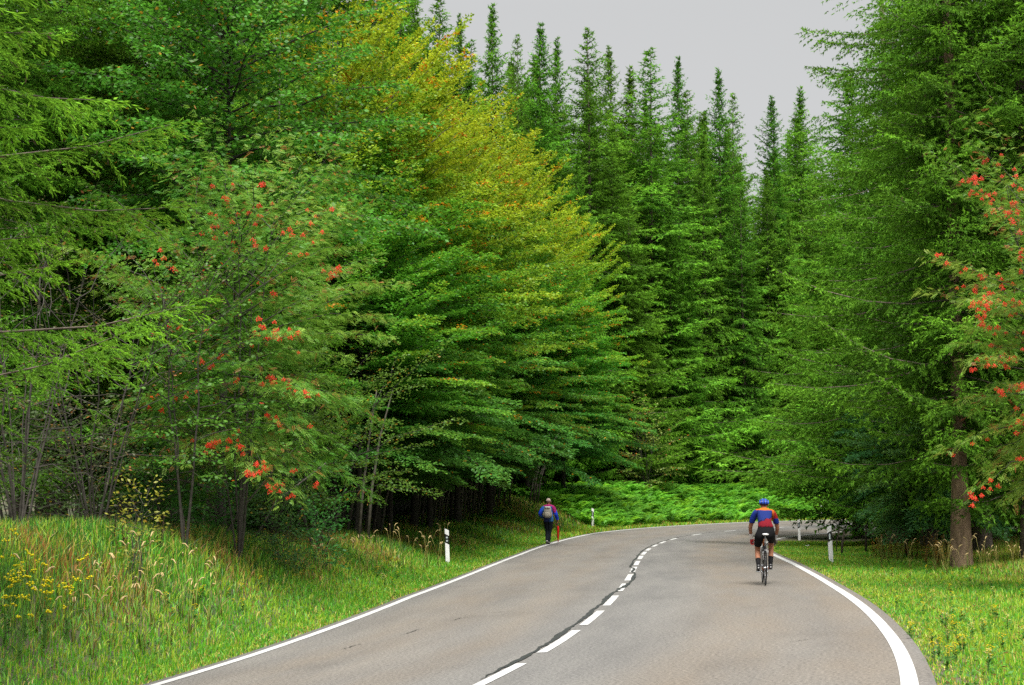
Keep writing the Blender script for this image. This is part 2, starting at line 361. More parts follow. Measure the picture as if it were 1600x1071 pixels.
SEAM = [(6.5, .10), (7.8, .12), (9.3, .11), (11, .13), (13, .15), (15, .12), (16.6, .14), (18.5, .11), (20, .12), (21.2, .09), (22.6, .0), (24.0, -.08), (25.2, -.11), (27.5, -.09), (28.5, -.1), (29.4, .0), (31, -.02),
        (32.2, .12), (34, .13), (36.8, .14), (37.5, .11), (42, .13), (46, .15), (50, .13), (56, .12), (62, .1), (70, .1), (80, .1)]
rs = np.random.RandomState(5)
sx_ = np.arange(6.5, 80, .22); so = np.interp(sx_, [a for a, b in SEAM], [b for a, b in SEAM]) + rs.normal(0, .012, len(sx_))
wd = (.035 + .014 * np.sin(sx_ * 1.7) + rs.uniform(-.008, .012, len(sx_))) * np.interp(sx_, [6.5, 9, 24, 40, 80], [.3, 1, 1, .6, .35])
PL = road_pt(sx_, so + wd, .009); PR = road_pt(sx_, so - wd, .009); n = len(sx_)
i = np.arange(n - 1); link('tar_seam', raw_mesh('tar_seam', np.concatenate([PL, PR]), np.stack([i, i + 1, i + 1 + n, i + n], 1), mat=M_TAR), road)
for (s0, d0, ln, sl) in ((13.0, 2.55, 1.0, .10), (15.2, 2.3, .7, .2), (11.0, 2.9, .8, .05), (16.6, 1.95, .4, .5), (9.4, -2.9, .3, .2)):
    k = np.linspace(0, 1, 9); c_s = s0 + ln * k; c_d = d0 - sl * k + rs.normal(0, .025, 9); w = .006 * np.sin(k * pi) + .002
    P1 = road_pt(c_s, c_d + w, .008); P2 = road_pt(c_s, c_d - w, .008); i = np.arange(8)
    link('crack', raw_mesh('crack', np.concatenate([P1, P2]), np.stack([i, i + 1, i + 10, i + 9], 1), mat=M_TAR), road)

# ------------------------------------------------------------ foliage generators
def nrm(v): return v / (np.linalg.norm(v, axis=-1, keepdims=True) + 1e-9)
Z = np.array((0, 0, 1.0))
def expand(cnt):
    cnt = np.asarray(cnt, int); idx = np.repeat(np.arange(len(cnt)), cnt)
    k = np.arange(cnt.sum()) - np.repeat(np.cumsum(cnt) - cnt, cnt); return idx, k
def kites(P, D, S, l, w, mid=.45):
    l = np.broadcast_to(l, (len(P),))[:, None]; w = np.broadcast_to(w, (len(P),))[:, None]
    c = P + D * l * mid
    co = np.stack([P, c + S * w * .5, P + D * l, c - S * w * .5], 1).reshape(-1, 3)
    return co, np.arange(len(P) * 4).reshape(-1, 4)
def wood_tubes(paths, rads, n=4):
    """paths: (B,K,3), rads (B,K) -> quads"""
    B, K, _ = paths.shape
    T = nrm(np.gradient(paths, axis=1)); A = nrm(np.cross(T, Z + .01 * T[..., ::-1])); Bv = np.cross(T, A)
    a = np.arange(n) * 2 * pi / n
    co = paths[:, :, None] + rads[..., None, None] * (A[:, :, None] * np.cos(a)[:, None] + Bv[:, :, None] * np.sin(a)[:, None])
    b = np.arange(B)[:, None, None] * K * n; k = np.arange(K - 1)[None, :, None] * n; j = np.arange(n)[None, None]
    j2 = (j + 1) % n
    q = np.stack([b + k + j, b + k + j2, b + k + n + j2, b + k + n + j], -1).reshape(-1, 4)
    return co.reshape(-1, 3), q
def trunk_mesh(name, H, r, mat, rng, lean=(0, 0), n=9, wob_=.1):
    K = 12; t = np.linspace(0, 1, K)
    P = np.stack([lean[0] * t ** 1.5 * H + wob_ * np.sin(t * 5 + rng.rand() * 6) * t, lean[1] * t ** 1.5 * H + wob_ * np.sin(t * 4 + rng.rand() * 6) * t, t * (H + .3) - .3], 1)[None]
    rad = (r * (1 - t * .96) * (1 + .5 * np.exp(-t * H / .35)))[None]
    co, q = wood_tubes(P, rad, n); return co, q
def spruce(seed, H, R, z0, ds1, ds2, ds3, tl, tw, hang=.5, zmax=None, needles=None, K=5, spr=.85, c_in=(.046, .130, .015), c_tip=(.130, .310, .022), rb=.24, dead=.015, e_low=-.35):
    rng = np.random.RandomState(seed)
    per = 5; wh = ds1 * per; n1 = int((H - z0) / ds1); wi = np.arange(n1) // per; off = rng.uniform(0, 6.28, wi.max() + 1)
    z = z0 + wi * wh + rng.normal(0, .14 * wh, n1) + (rng.rand(n1) < .3) * rng.uniform(.2, .8, n1) * wh; z = np.clip(z, z0, H - .12)
    az = (np.arange(n1) % per) * 2 * pi / per + off[wi] + rng.uniform(-.3, .3, n1)
    if zmax: k = z < zmax; z = z[k]; az = az[k]; n1 = len(z)
    f = (H - z) / (H - z0)
    L = (R * f ** .76 * rng.uniform(.55, 1.15, n1) * (.3 + .7 * sst(0, .10, f)) * (1 + .22 * wob(np.cos(az) * 2 + seed, z, .55, seed)) * (1 - .25 * sst(.9, 1.0, f)) + .12) * np.where(rng.rand(n1) < .22, .45, 1.)
    a = .8 + (e_low - .8) * sst(0, .5, f) + rng.uniform(-.2, .2, n1); c2 = .36 * f + .02
    o = np.stack([np.cos(az), np.sin(az), 0 * az], 1)
    def p1(i, t): return np.stack([o[i, 0] * L[i] * t, o[i, 1] * L[i] * t, z[i] + L[i] * (a[i] * t + c2[i] * t * t)], 1)
    side1 = np.stack([-o[:, 1], o[:, 0], 0 * az], 1)
    # woody limbs
    tt = np.linspace(0, 1, 5); ii = np.repeat(np.arange(n1), 5); pw = p1(ii, np.tile(tt, n1)).reshape(n1, 5, 3)
    rw = (.007 + .006 * L)[:, None] * (1 - tt * .9)
    wc, wq = wood_tubes(pw, rw, 3)
    # second order
    nn2 = np.maximum(7, (L / ds2 * 2).astype(int)); i2, k = expand(nn2); m = nn2[i2]
    t = np.clip(.04 + .96 * (k + rng.uniform(.2, .8, len(k))) / m, 0, 1); sd_ = np.where(k % 2 == 0, 1, -1)
    P = p1(i2, t); l2 = np.minimum((.36 * L[i2] * (1 - t) ** .7 + .04 * L[i2] + .13) * rng.uniform(.6, 1.25, len(t)), 1.25)
    hg = hang * f[i2] ** .5 * rng.uniform(.4, 1.4, len(t))
    d2 = nrm(o[i2] * .62 + side1[i2] * (sd_ * .8)[:, None] + Z * ((a[i2] + 2 * c2[i2] * t) * .6 - hg * .5)[:, None] + rng.normal(0, .09, (len(t), 3)))
    ax_ = rng.rand(len(t)) < .3; l2 = np.where(ax_, .16 * L[i2] ** .5, l2); d2 = np.where(ax_[:, None], nrm(o[i2] + Z * (a[i2] + 2 * c2[i2] * t + .15)[:, None] + rng.normal(0, .15, (len(t), 3))), d2)
    bb = rng.uniform(.72, 1.3, n1)   # boughs differ in hue and age
    # short inner shoots close to the trunk, then the tufts
    n3 = np.maximum(1, np.round(l2 / (ds3 * K)).astype(int)); i3, k3 = expand(n3); u = (k3 + rng.uniform(.3, 1, len(k3))) / n3[i3]
    i3 = np.repeat(i3, K); k3 = np.tile(np.arange(K), len(u)); u = np.repeat(u, K)   # shoots stand in little sprays
    P3 = P[i3] + d2[i3] * (l2[i3] * u)[:, None] - Z * (hg[i3] * l2[i3] * u * u * .7)[:, None]
    tan = nrm(d2[i3] - Z * (hg[i3] * u * 1.4)[:, None]); s3 = nrm(np.cross(tan, Z)); sg3 = np.where(k3 % 2 == 0, 1., -1.)
    end = (u > .93)
    rd = rng.normal(0, 1, (len(u), 3)) * np.array((1, 1, .7)); d3 = nrm(tan * .85 + nrm(rd) * spr - Z * .12)
    P3 = P3 + tan * (rng.uniform(-.4, .4, len(u)) * tl)[:, None]
    ni = int((H - z0) * 70 * (tl < .2)) * K
    if ni and needles is None:
        zi = np.repeat(rng.uniform(z0, min(H, zmax or H) - .3, ni // K), K); ai = np.repeat(rng.uniform(0, 6.28, ni // K), K); ri = np.repeat(rng.uniform(.25, 1.0, ni // K), K) * np.clip((H - zi) / 8, .2, 1); oi = np.stack([np.cos(ai), np.sin(ai), 0 * ai], 1)
        P3 = np.concatenate([P3, oi * ri[:, None] + Z * zi[:, None]]); d3 = np.concatenate([d3, nrm(oi * .5 + rng.normal(0, .6, (len(zi), 3)) - Z * .2)]); s3 = np.concatenate([s3, nrm(np.cross(oi, Z))])
        u = np.concatenate([u, zi * 0 + .4]); i3 = np.concatenate([i3, rng.randint(0, len(P), len(zi))])
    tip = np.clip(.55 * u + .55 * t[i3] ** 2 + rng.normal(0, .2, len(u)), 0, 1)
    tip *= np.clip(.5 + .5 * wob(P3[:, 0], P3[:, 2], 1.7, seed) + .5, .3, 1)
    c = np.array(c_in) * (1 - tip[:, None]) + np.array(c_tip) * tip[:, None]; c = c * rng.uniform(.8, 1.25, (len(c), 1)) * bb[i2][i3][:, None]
    dd = (rng.rand(len(u)) < dead * (1.6 - t[i3] * 1.3)); c[dd] = np.array((.10, .075, .045)) * rng.uniform(.6, 1.3, (dd.sum(), 1))
    ln = tl * rng.uniform(.7, 1.35, len(u)); S = nrm(s3 * .9 * 1 + np.cross(d3, s3) * rng.normal(0, .55, len(u))[:, None]); S = nrm(S - d3 * (S * d3).sum(1)[:, None])
    if needles is None:
        w_ = (tw * rng.uniform(.4, .6, len(u)))[:, None]; co = np.stack([P3 - S * w_, P3 + S * w_, P3 + d3 * ln[:, None]], 1).reshape(-1, 3)
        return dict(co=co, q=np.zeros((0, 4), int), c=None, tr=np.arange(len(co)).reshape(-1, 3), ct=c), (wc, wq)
    # shoots clothed in single needles on the limbs where they can be seen, plain shoots elsewhere
    vis = needles(P3); nv = ~vis
    co, q = kites(P3[nv], d3[nv], S[nv], ln[nv], tw, .4)
    Pn, dn, Sn, lnn, cn_ = P3[vis], d3[vis], S[vis], ln[vis], c[vis]
    co2, q2 = kites(Pn, dn, Sn, lnn, .007, .3)
    K = 20; i4 = np.repeat(np.arange(len(Pn)), K); w_ = np.tile((np.arange(K) + .5) / K, len(Pn))
    base = Pn[i4] + dn[i4] * (lnn[i4] * w_)[:, None]; ang = rng.uniform(0, 2 * pi, len(i4)); B = np.cross(dn[i4], Sn[i4])
    rad = Sn[i4] * np.cos(ang)[:, None] + B * np.sin(ang)[:, None]; dn4 = nrm(dn[i4] * .9 + rad * .6 + Z * .12)
    wv = nrm(np.cross(dn4, rad + .01)) * .0040; nl = rng.uniform(.016, .025, len(i4))[:, None]
    tv = np.stack([base - wv, base + wv, base + dn4 * nl], 1).reshape(-1, 3)
    b0 = len(co) + len(co2); tr = (np.arange(len(tv)) + b0).reshape(-1, 3)
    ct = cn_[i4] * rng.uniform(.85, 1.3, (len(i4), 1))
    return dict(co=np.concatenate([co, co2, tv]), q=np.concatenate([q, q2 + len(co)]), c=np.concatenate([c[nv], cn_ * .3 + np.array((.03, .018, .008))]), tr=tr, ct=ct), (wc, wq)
def tree_thing(name, fol, wood, H, r, label, cat, group, leafmat, barkmat, rng=None, crown='crown', lean=(0, 0), loc=(0, 0, 0), trunk=True):
    rng = rng or np.random.RandomState(1); root = bpy.data.objects.new(name, None); COL.objects.link(root); root.empty_display_size = .5
    tag(root, label, cat, group); root.location = loc
    co, q = trunk_mesh(name, H, r, barkmat, rng, lean) if trunk else (np.zeros((0, 3)), np.zeros((0, 4), int))
    wc, wq = wood
    co2 = np.concatenate([co, wc]); q2 = np.concatenate([q, wq + len(co)])
    if trunk and len(wq):
        link('trunk', raw_mesh('trunk', co, q, mat=barkmat, smooth=True), root)
        link('limbs', raw_mesh('limbs', wc, wq, mat=barkmat, smooth=True), root)['kind'] = 'stuff'
    else: link('trunk' if trunk else 'stems', raw_mesh('trunk', co2, q2, mat=barkmat, smooth=True), root)
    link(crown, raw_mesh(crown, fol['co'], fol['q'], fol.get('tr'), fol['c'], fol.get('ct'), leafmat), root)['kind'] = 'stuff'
    return root
def broadleaf(seed, H, R, zb, n1, ds2, ds3, ll, lw, colf, shape='dome', spread=.25, stems=1, droop=.12, lowest_flat=True, pinnate=False, flat=.85, asc=(.15, 1.6), stem_tilt=.15):
    rng = np.random.RandomState(seed)
    fz = (np.arange(n1) + rng.uniform(-.4, .4, n1)) / n1; fz = np.clip(fz, 0, 1); z = zb + (H - zb) * .82 * fz; thin = 1.0 if stems < 3 else .6
    az = np.arange(n1) * 2.39996 + rng.uniform(-.6, .6, n1)
    el = asc[0] + (asc[1] - asc[0]) * fz ** 1.4 + rng.uniform(-.15, .15, n1)       # tangent of elevation
    env = np.sqrt(np.clip(1 - (fz * .96) ** 2, 0, 1)) if shape == 'dome' else (1 - fz) ** .6 * .9 + .1
    if shape == 'shrub': env = .75 + .25 * np.sin(fz * pi)
    L = (R * env * rng.uniform(.7, 1.12, n1) + .12 * R) / np.sqrt(1 + el ** 2 * .25)
    L = np.minimum(L, (H * 1.03 - z) / np.maximum(el, .15) * 1.05 + .3)
    sa = rng.uniform(0, 2 * pi, stems); tl_ = stem_tilt; si = rng.randint(0, stems, n1)
    ox = np.cos(sa[si]) * tl_ * z * (stems > 1); oy = np.sin(sa[si]) * tl_ * z * (stems > 1)
    o = np.stack([np.cos(az), np.sin(az), 0 * az], 1); s1 = np.stack([-o[:, 1], o[:, 0], 0 * az], 1)
    def p1(i, t): return np.stack([ox[i] + o[i, 0] * L[i] * t, oy[i] + o[i, 1] * L[i] * t, z[i] + L[i] * (el[i] * t - droop * t * t * (1.2 - fz[i]) * 1.6)], 1)
    tt = np.linspace(0, 1, 6); ii = np.repeat(np.arange(n1), 6); pw = p1(ii, np.tile(tt, n1)).reshape(n1, 6, 3); pw[:, 1:5] += rng.normal(0, .04, (n1, 4, 3))
    rw = thin * (.006 + .0065 * L)[:, None] * (1 - tt * .88); wc, wq = wood_tubes(pw, rw, 4)
    if stems > 1:
        K = 8; t8 = np.linspace(0, 1, K); ps = np.stack([np.outer(np.cos(sa) * tl_, t8 * H * .9), np.outer(np.sin(sa) * tl_, t8 * H * .9), np.outer(np.ones(stems), t8 * H * .9 - .2)], -1) + rng.normal(0, .03, (stems, K, 3)) * np.minimum(1, t8 * 4)[None, :, None]
        rs_ = np.outer(rng.uniform(.6, 1.1, stems), (1 - t8 * .85)) * (.008 + .0035 * H); c3, q3 = wood_tubes(ps, rs_, 6); wq = np.concatenate([wq, q3 + len(wc)]); wc = np.concatenate([wc, c3])
    n2 = np.maximum(4, (L / ds2 * 2).astype(int)); i2, k = expand(n2); t = np.clip(.15 + .87 * (k + rng.uniform(0, 1, len(k))) / n2[i2], 0, 1); sg = np.where(k % 2 == 0, 1., -1.)
    P = p1(i2, t); l2 = (.34 * L[i2] * (1 - .75 * t) + .12) * rng.uniform(.6, 1.25, len(t))
    tanz = el[i2] - droop * 2 * t * (1.2 - fz[i2]) * 1.6
    d2 = nrm(o[i2] * .75 + s1[i2] * (sg * .75)[:, None] + Z * (tanz * .6)[:, None] + rng.normal(0, .13, (len(t), 3)))
    n3 = np.maximum(3, (l2 / ds3).astype(int)); i3, k3 = expand(n3); u = (k3 + rng.uniform(0, 1, len(k3))) / n3[i3]
    sid = nrm(np.cross(d2[i3], Z)); wdt = rng.normal(0, 1, len(u)) * spread * l2[i3] * (1.1 - u) 
    P3 = P[i3] + d2[i3] * (l2[i3] * u)[:, None] + sid * wdt[:, None] + Z * (rng.normal(0, .03, len(u)) - .1 * l2[i3] * u * u)[:, None]
    sg3 = np.sign(wdt); d3 = nrm(d2[i3] * .7 + sid * (sg3 * .6)[:, None] + rng.normal(0, .28, (len(u), 3)) - Z * .12)
    nn = nrm(Z * flat + rng.normal(0, .38, (len(u), 3)) + o[i2][i3] * .25); S = nrm(np.cross(d3, nn))
    br = rng.rand(len(l2))[i3]; c = colf(P3, br, u, t[i3], fz[i2][i3], rng)
    ln = ll * rng.uniform(.7, 1.25, len(u))
    if pinnate:
        K = 11; i4 = np.repeat(np.arange(len(u)), K); j = np.tile(np.arange(K), len(u)); r_ = (j // 2 + 1) / 6.; sj = np.where(j % 2 == 0, 1., -1.); last = (j == K - 1)
        Pb = P3[i4] + d3[i4] * (ln[i4] * r_)[:, None] - Z * (ln[i4] * .25 * r_ * r_)[:, None]
        dd = nrm(np.where(last[:, None], d3[i4], d3[i4] * .45 + S[i4] * sj[:, None]) - Z * .15); sS = nrm(np.cross(dd, nn[i4]))
        ww = lw * .5; l_ = ln[i4] * .36 * rng.uniform(.8, 1.1, len(i4)) 
        co = np.stack([Pb, Pb + dd * (l_ * .5)[:, None] + sS * ww, Pb + dd * l_[:, None], ], 1)
        co = np.stack([Pb - sS * ww * .3 + dd * (l_ * .1)[:, None], Pb + dd * (l_ * .35)[:, None] + sS * ww, Pb + dd * l_[:, None]], 1).reshape(-1, 3)
        tr = np.arange(len(co)).reshape(-1, 3); return dict(co=co, q=np.zeros((0, 4), int), c=np.zeros((0, 3)), tr=tr, ct=c[i4] * rng.uniform(.85, 1.15, (len(i4), 1))), (wc, wq), P3
    co, q = kites(P3, d3, S, ln, lw * rng.uniform(.8, 1.15, len(u)), .48)
    return dict(co=co, q=q, c=c), (wc, wq), P3

# ------------------------------------------------------------ spruces
PROTO = {}
def first_or_copy(key, make, loc, rz, sc, label, cat, group):
    if key not in PROTO:
        r = make(); PROTO[key] = r; r.location = loc; r.rotation_euler = (0, 0, rz); r.scale = (sc, sc, sc) if not isinstance(sc, tuple) else sc
    else: r = copy_tree(PROTO[key], loc, rz, sc)
    for k in ('label', 'group'):
        if k in r: del r[k]
    return tag(r, label, cat, group)
def mk_spruce(seed, H, R, z0, ds1, ds2, ds3, tl, tw, **kw):
    rb = kw.pop('rb', .24)
    def f():
        fol, wood = spruce(seed, H, R, z0, ds1, ds2, ds3, tl, tw, **kw)
        return tree_thing('spruce_tree', fol, wood, H, rb, '', 'tree', None, M_SPRUCE, M_BARK, np.random.RandomState(seed))
    return f
FAR = {('far', 0): (mk_spruce(11, 32, 5.3, 1.5, .09, .15, .060, .19, .080, hang=.40, K=3, rb=.22), 32),
       ('far', 1): (mk_spruce(12, 32, 4.7, 2.0, .09, .15, .060, .19, .080, hang=.6, K=3, rb=.2), 32),
       ('far', 2): (mk_spruce(13, 32, 5.8, 1.0, .105, .165, .064, .20, .082, hang=.35, K=3, rb=.22), 32)}
MID = {('mid', 0): (mk_spruce(21, 33, 5.3, 3.4, .095, .10, .032, .10, .039, hang=.32, zmax=19.5, rb=.24), 33),
       ('mid', 1): (mk_spruce(22, 33, 5.0, 2.2, .095, .10, .032, .10, .039, hang=.42, zmax=19.5, rb=.25), 33)}
def put_spruce(kind, var, X, D, H, label, group, rz=None, wid=1.0, z=None):
    tb = (FAR if kind == 'far' else MID); mk, H0 = tb[(kind, var)]
    g = gz(X, D) if z is None else z; k = H / H0; wid *= random.uniform(1.05, 1.45) if kind == 'far' else 1
    return first_or_copy((kind, var), mk, (X, D, g - .1), random.uniform(0, 6.28) if rz is None else rz, (k * wid, k * wid, k), label, 'tree', group)
SKY = [(600, -60), (640, -40), (682, -14), (716, 22), (768, 4), (808, 52), (846, 36), (872, 58), (922, 42), (956, 72), (990, 104), (1020, 72), (1066, 88), (1131, 106), (1154, 142), (1216, 150), (1262, 136)]
WORDS = ['spruce whose tip is cut by the top edge above the yellowing beech', 'second spruce with its tip above the frame beyond the yellowing beech', 'broad spruce just reaching the top edge of the picture', 'thin short spruce tip between two taller spruces at top',
         'tallest wholly visible spruce tip against the grey sky', 'slim spruce right of the tallest tip on the skyline', 'dark brown tipped spruce on the skyline', 'spruce tucked close behind the dark brown tipped one',
         'broad dense spruce with a pointed top at the middle of the skyline', 'narrow sparse spruce tip with sky gaps beside it', 'low spruce tip in the dip left of the bushy crown', 'bushy broad topped spruce where the skyline steps down',
         'slim spruce directly right of the bushy topped one', 'lone spire shaped spruce above the cyclist', 'shorter spruce leaning against the lone spire', 'narrow spruce left of the last gap of sky', 'last pointed spruce before the large trees on the right']
DLS = [22, 17, 20, 17, 12, 15, 10, 14, 9, 14, 12, 9, 13, 9, 13, 9, 12]
for i, (u, v) in enumerate(SKY):
    X, D = col_at_dl(u, DLS[i]); H = ztip(v, D) - gz(X, D)
    put_spruce('far', i % 3, X, D, H, WORDS[i], 'spruces on the skyline behind the bend', wid=[.95, .8, 1.0, .7, .85, .75, .8, .8, .95, .7, .8, 1.0, .75, .8, .8, .75, .85][i])
# lower, nearer trees of the forest edge behind the fern bank
EDGE_T = [(905, 235, 7.5), (985, 300, 6.5), (1050, 330, 7), (1105, 210, 8), (1165, 290, 6.5), (1205, 260, 8), (1240, 330, 6.5), (1290, 240, 8), (960, 190, 9), (1080, 420, 6)]
EW = ['lower spruce of the forest edge beside the beech crowns', 'bright green spruce behind the left end of the fern bank', 'short spruce behind the middle of the fern bank', 'mid height spruce in front of the slim skyline tips', 'short spruce behind the cyclist',
      'pale green slender spruce right of the cyclist', 'shortest spruce behind the far right marker post', 'spruce at the edge of the large right hand trees', 'spruce rising behind the beech crown edge', 'small dense spruce low behind the ferns']
for i, (u, v, dl) in enumerate(EDGE_T):
    X, D = col_at_dl(u, dl); put_spruce('far', (i + 1) % 3, X, D, ztip(v, D) - gz(X, D), EW[i], 'spruces of the forest edge behind the ferns', wid=.8)
sk_u = [a for a, b in SKY]; sk_v = [b for a, b in SKY]
cnt = 0
for dl in (17, 25, 34, 44):
    for u in range(560, 1420, 46 if dl < 30 else 60):
        uu = u + random.uniform(-14, 14); X, D = col_at_dl(uu, dl); v = np.interp(uu, sk_u + [1330], sk_v + [200]) + random.uniform(35, 120)
        H = min(36, ztip(v, D) - gz(X, D)); put_spruce('far', cnt % 3, X, D, H, 'dark spruce deep inside the forest ' + ('beyond the yellowing beeches' if u < 860 else 'behind the fern bank' if u < 1200 else 'behind the farthest marker post'), 'spruces deep inside the forest'); cnt += 1
# forest behind the left side
for (u, D, H) in ((70, 34, 24), (200, 36, 26), (330, 44, 27), (420, 56, 28), (500, 66, 30), (560, 78, 31), (620, 88, 31), (250, 52, 26), (380, 72, 28), (-90, 29, 24), (30, 40, 26), (130, 48, 26), (480, 90, 30), (680, 100, 28), (300, 62, 27), (560, 96, 30), (430, 40, 14), (520, 62, 20)):
    X, Y = at(u, D); put_spruce('mid' if D < 54 else 'far', cnt % (2 if D < 54 else 3), X, Y, H, 'dark spruce ' + ('behind the close bright spruce at the left edge' if u < 60 else 'behind the bare grey stemmed bushes' if u < 210 else 'behind the red berried rowan' if u < 400 else 'behind the bright green leafy bush' if u < 540 else 'behind the tops of the yellowing beeches'), 'spruces in the left forest'); cnt += 1
for (u, D) in ((470, 58), (540, 64), (600, 70), (640, 78), (700, 84), (740, 92), (800, 98), (850, 104), (350, 50), (230, 42), (120, 34)):
    X, Y = at(u - 25, D + 4); put_spruce('mid' if D < 51 else 'far', cnt % (2 if D < 51 else 3), X, Y, random.uniform(15, 19), 'half grown spruce standing in the dark behind the beeches', 'half grown spruces behind the beeches'); cnt += 1
# right hand group
for (u, D, H, var, wid, lab) in ((1500, 38.5, 30, 0, .92, 'tall spruce with the bare pale brown trunk at the right grass edge'), (1532, 46, 33, 1, .95, 'spruce with a grey trunk just behind the bare brown trunk'),
                            (1450, 54, 33, 1, .88, 'large spruce whose boughs frame the right side of the sky'), (1398, 62, 33, 0, 1.0, 'large drooping spruce above the dark beech bush'), (1612, 39, 33, 1, .95, 'spruce at the right edge of the picture behind the rowan')):
    X, Y = at(u, D); tr_ = put_spruce('mid', var, X, Y, H, lab, 'large spruces right of the road', wid=wid)
    if u == 1500: BT = tr_
for (u, D, H) in ((1340, 80, 24), (1480, 66, 26), (1560, 58, 25), (1640, 52, 25), (1420, 84, 26), (1520, 78, 26), (1600, 70, 25), (1390, 100, 26), (1480, 98, 26), (1570, 92, 26), (1660, 80, 25), (1700, 60, 24), (1330, 104, 22)):
    X, Y = at(u, D); s_, d_ = near(X, Y)
    if abs(d_[0]) > 6.5: put_spruce('mid' if D < 64 else 'far', cnt % (2 if D < 64 else 3), X, Y, H, 'dark spruce ' + ('between the sky gap and the large right hand trees' if u < 1400 else 'behind the dark beech bush at right' if u < 1500 else 'behind the bare brown trunk at right' if u < 1590 else 'behind the right hand rowan'), 'spruces in the right wood', wid=1.2); cnt += 1
for c_ in BT.children:
    if c_.name.startswith('trunk'): c_.material_slots[0].link = 'OBJECT'; c_.material_slots[0].material = M_TRUNKB
# the close one at the left edge, clothed in single needles
NX, NY = -6.9, 15.6
def vis(P):
    x = P[:, 0] + NX; y = P[:, 1] + NY; z = P[:, 2] + 2.0; u = 800 + F * x / y
    return (u > -60) & (z < 7.8)
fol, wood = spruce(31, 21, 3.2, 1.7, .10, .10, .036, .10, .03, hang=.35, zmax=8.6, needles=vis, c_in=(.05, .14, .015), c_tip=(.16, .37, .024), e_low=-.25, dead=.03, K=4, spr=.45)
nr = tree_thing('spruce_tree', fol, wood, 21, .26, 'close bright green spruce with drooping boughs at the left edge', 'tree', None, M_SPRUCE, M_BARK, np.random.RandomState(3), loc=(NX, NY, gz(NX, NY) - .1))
for (u, D, H, var, lab) in ((-60, 32, 22, 1, 'dark spruce behind the close bright green one at left'), (165, 40, 24, 0, 'shaded spruce with bare dead twigs left of the rowan')):
    X, Y = at(u, D); put_spruce('mid', var, X, Y, H, lab, 'shaded spruces at left', rz=2.0)
# young spruces by the slope
mk_young = mk_spruce(41, 5, 1.7, .25, .07, .13, .06, .10, .026, hang=.25, rb=.05, c_tip=(.05, .17, .03), e_low=-.1)
for (u, D, k, lab) in ((300, 31, .75, 'young spruce with low boughs under the red berried rowan'), (250, 29, .4, 'small young spruce at the top of the grass slope'), (470, 40, 1.0, 'young spruce half hidden behind the rowan leaves')):
    X, Y = at(u, D); first_or_copy('young', mk_young, (X, Y, gz(X, Y) - .05), random.uniform(0, 6), k, lab, 'tree', None)

# ------------------------------------------------------------ beeches
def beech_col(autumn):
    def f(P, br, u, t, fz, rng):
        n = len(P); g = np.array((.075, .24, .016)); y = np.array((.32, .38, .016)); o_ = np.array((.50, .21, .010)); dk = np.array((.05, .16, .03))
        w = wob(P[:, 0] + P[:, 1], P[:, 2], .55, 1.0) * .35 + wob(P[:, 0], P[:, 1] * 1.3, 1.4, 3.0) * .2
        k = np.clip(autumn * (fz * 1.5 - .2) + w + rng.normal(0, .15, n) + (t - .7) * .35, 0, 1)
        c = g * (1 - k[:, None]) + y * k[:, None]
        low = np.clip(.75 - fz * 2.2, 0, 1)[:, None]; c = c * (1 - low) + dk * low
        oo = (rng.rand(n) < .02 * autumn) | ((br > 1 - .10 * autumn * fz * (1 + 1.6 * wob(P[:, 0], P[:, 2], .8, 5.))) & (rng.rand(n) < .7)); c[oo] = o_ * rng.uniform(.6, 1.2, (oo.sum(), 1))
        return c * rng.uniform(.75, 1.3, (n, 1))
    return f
def mk_beech(seed, H, R, zb, n1, autumn, **kw):
    def f():
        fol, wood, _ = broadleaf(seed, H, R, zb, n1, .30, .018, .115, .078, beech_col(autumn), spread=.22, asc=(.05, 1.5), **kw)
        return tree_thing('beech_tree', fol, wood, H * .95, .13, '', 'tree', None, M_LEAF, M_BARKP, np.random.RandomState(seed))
    return f
BE = [mk_beech(51, 18, 4.9, 3.0, 115, .62), mk_beech(52, 17, 4.6, 3.0, 110, .5), mk_beech(53, 15, 4.4, 3.3, 95, .2)]
BH = [18, 17, 15]
for i, (u, D, H, var, lab) in enumerate((
        (880, 90, 16.5, 1, 'beech at the right end of the row leaning over the walker'), (825, 85, 18.0, 0, 'yellow green beech above the walker'), (765, 75, 18.8, 0, 'yellowing beech at the middle of the row'),
        (715, 69, 19.5, 0, 'beech with the most orange leaves near the top of the row'), (648, 61, 18.5, 1, 'tall yellow topped beech left of the middle of the row'), (590, 54, 18.5, 0, 'tall beech reaching the top edge with yellow leaves'),
        (520, 50, 18, 1, 'green beech behind the rowan at left'), (560, 47, 11, 2, 'shorter dark green beech in front of the row'), (672, 62, 12, 2, 'low shaded beech beside the left marker post'),
        (770, 77, 11, 2, 'low shaded beech just left of the walker'), (610, 54, 9, 2, 'small dark beech low in the row'), (850, 92, 11, 2, 'low beech over the dark hollow behind the walker'), (705, 70, 9, 2, 'small beech over the thin bare stems'))):
    X, Y = at(u, D); s_, d_ = near(X, Y); dl = d_[0] - EDGE
    if dl < 3.2:
        th = np.interp(s_[0], CS, CT); X -= cos(th) * (3.2 - dl)
    first_or_copy(('beech', var), BE[var], (X, Y, gz(X, Y) - .1), random.uniform(0, 6.28), (H / BH[var] if H > 13 else H / BH[var] * 1.15, H / BH[var] if H > 13 else H / BH[var] * 1.15, H / BH[var]), lab, 'tree', 'beeches left of the road')
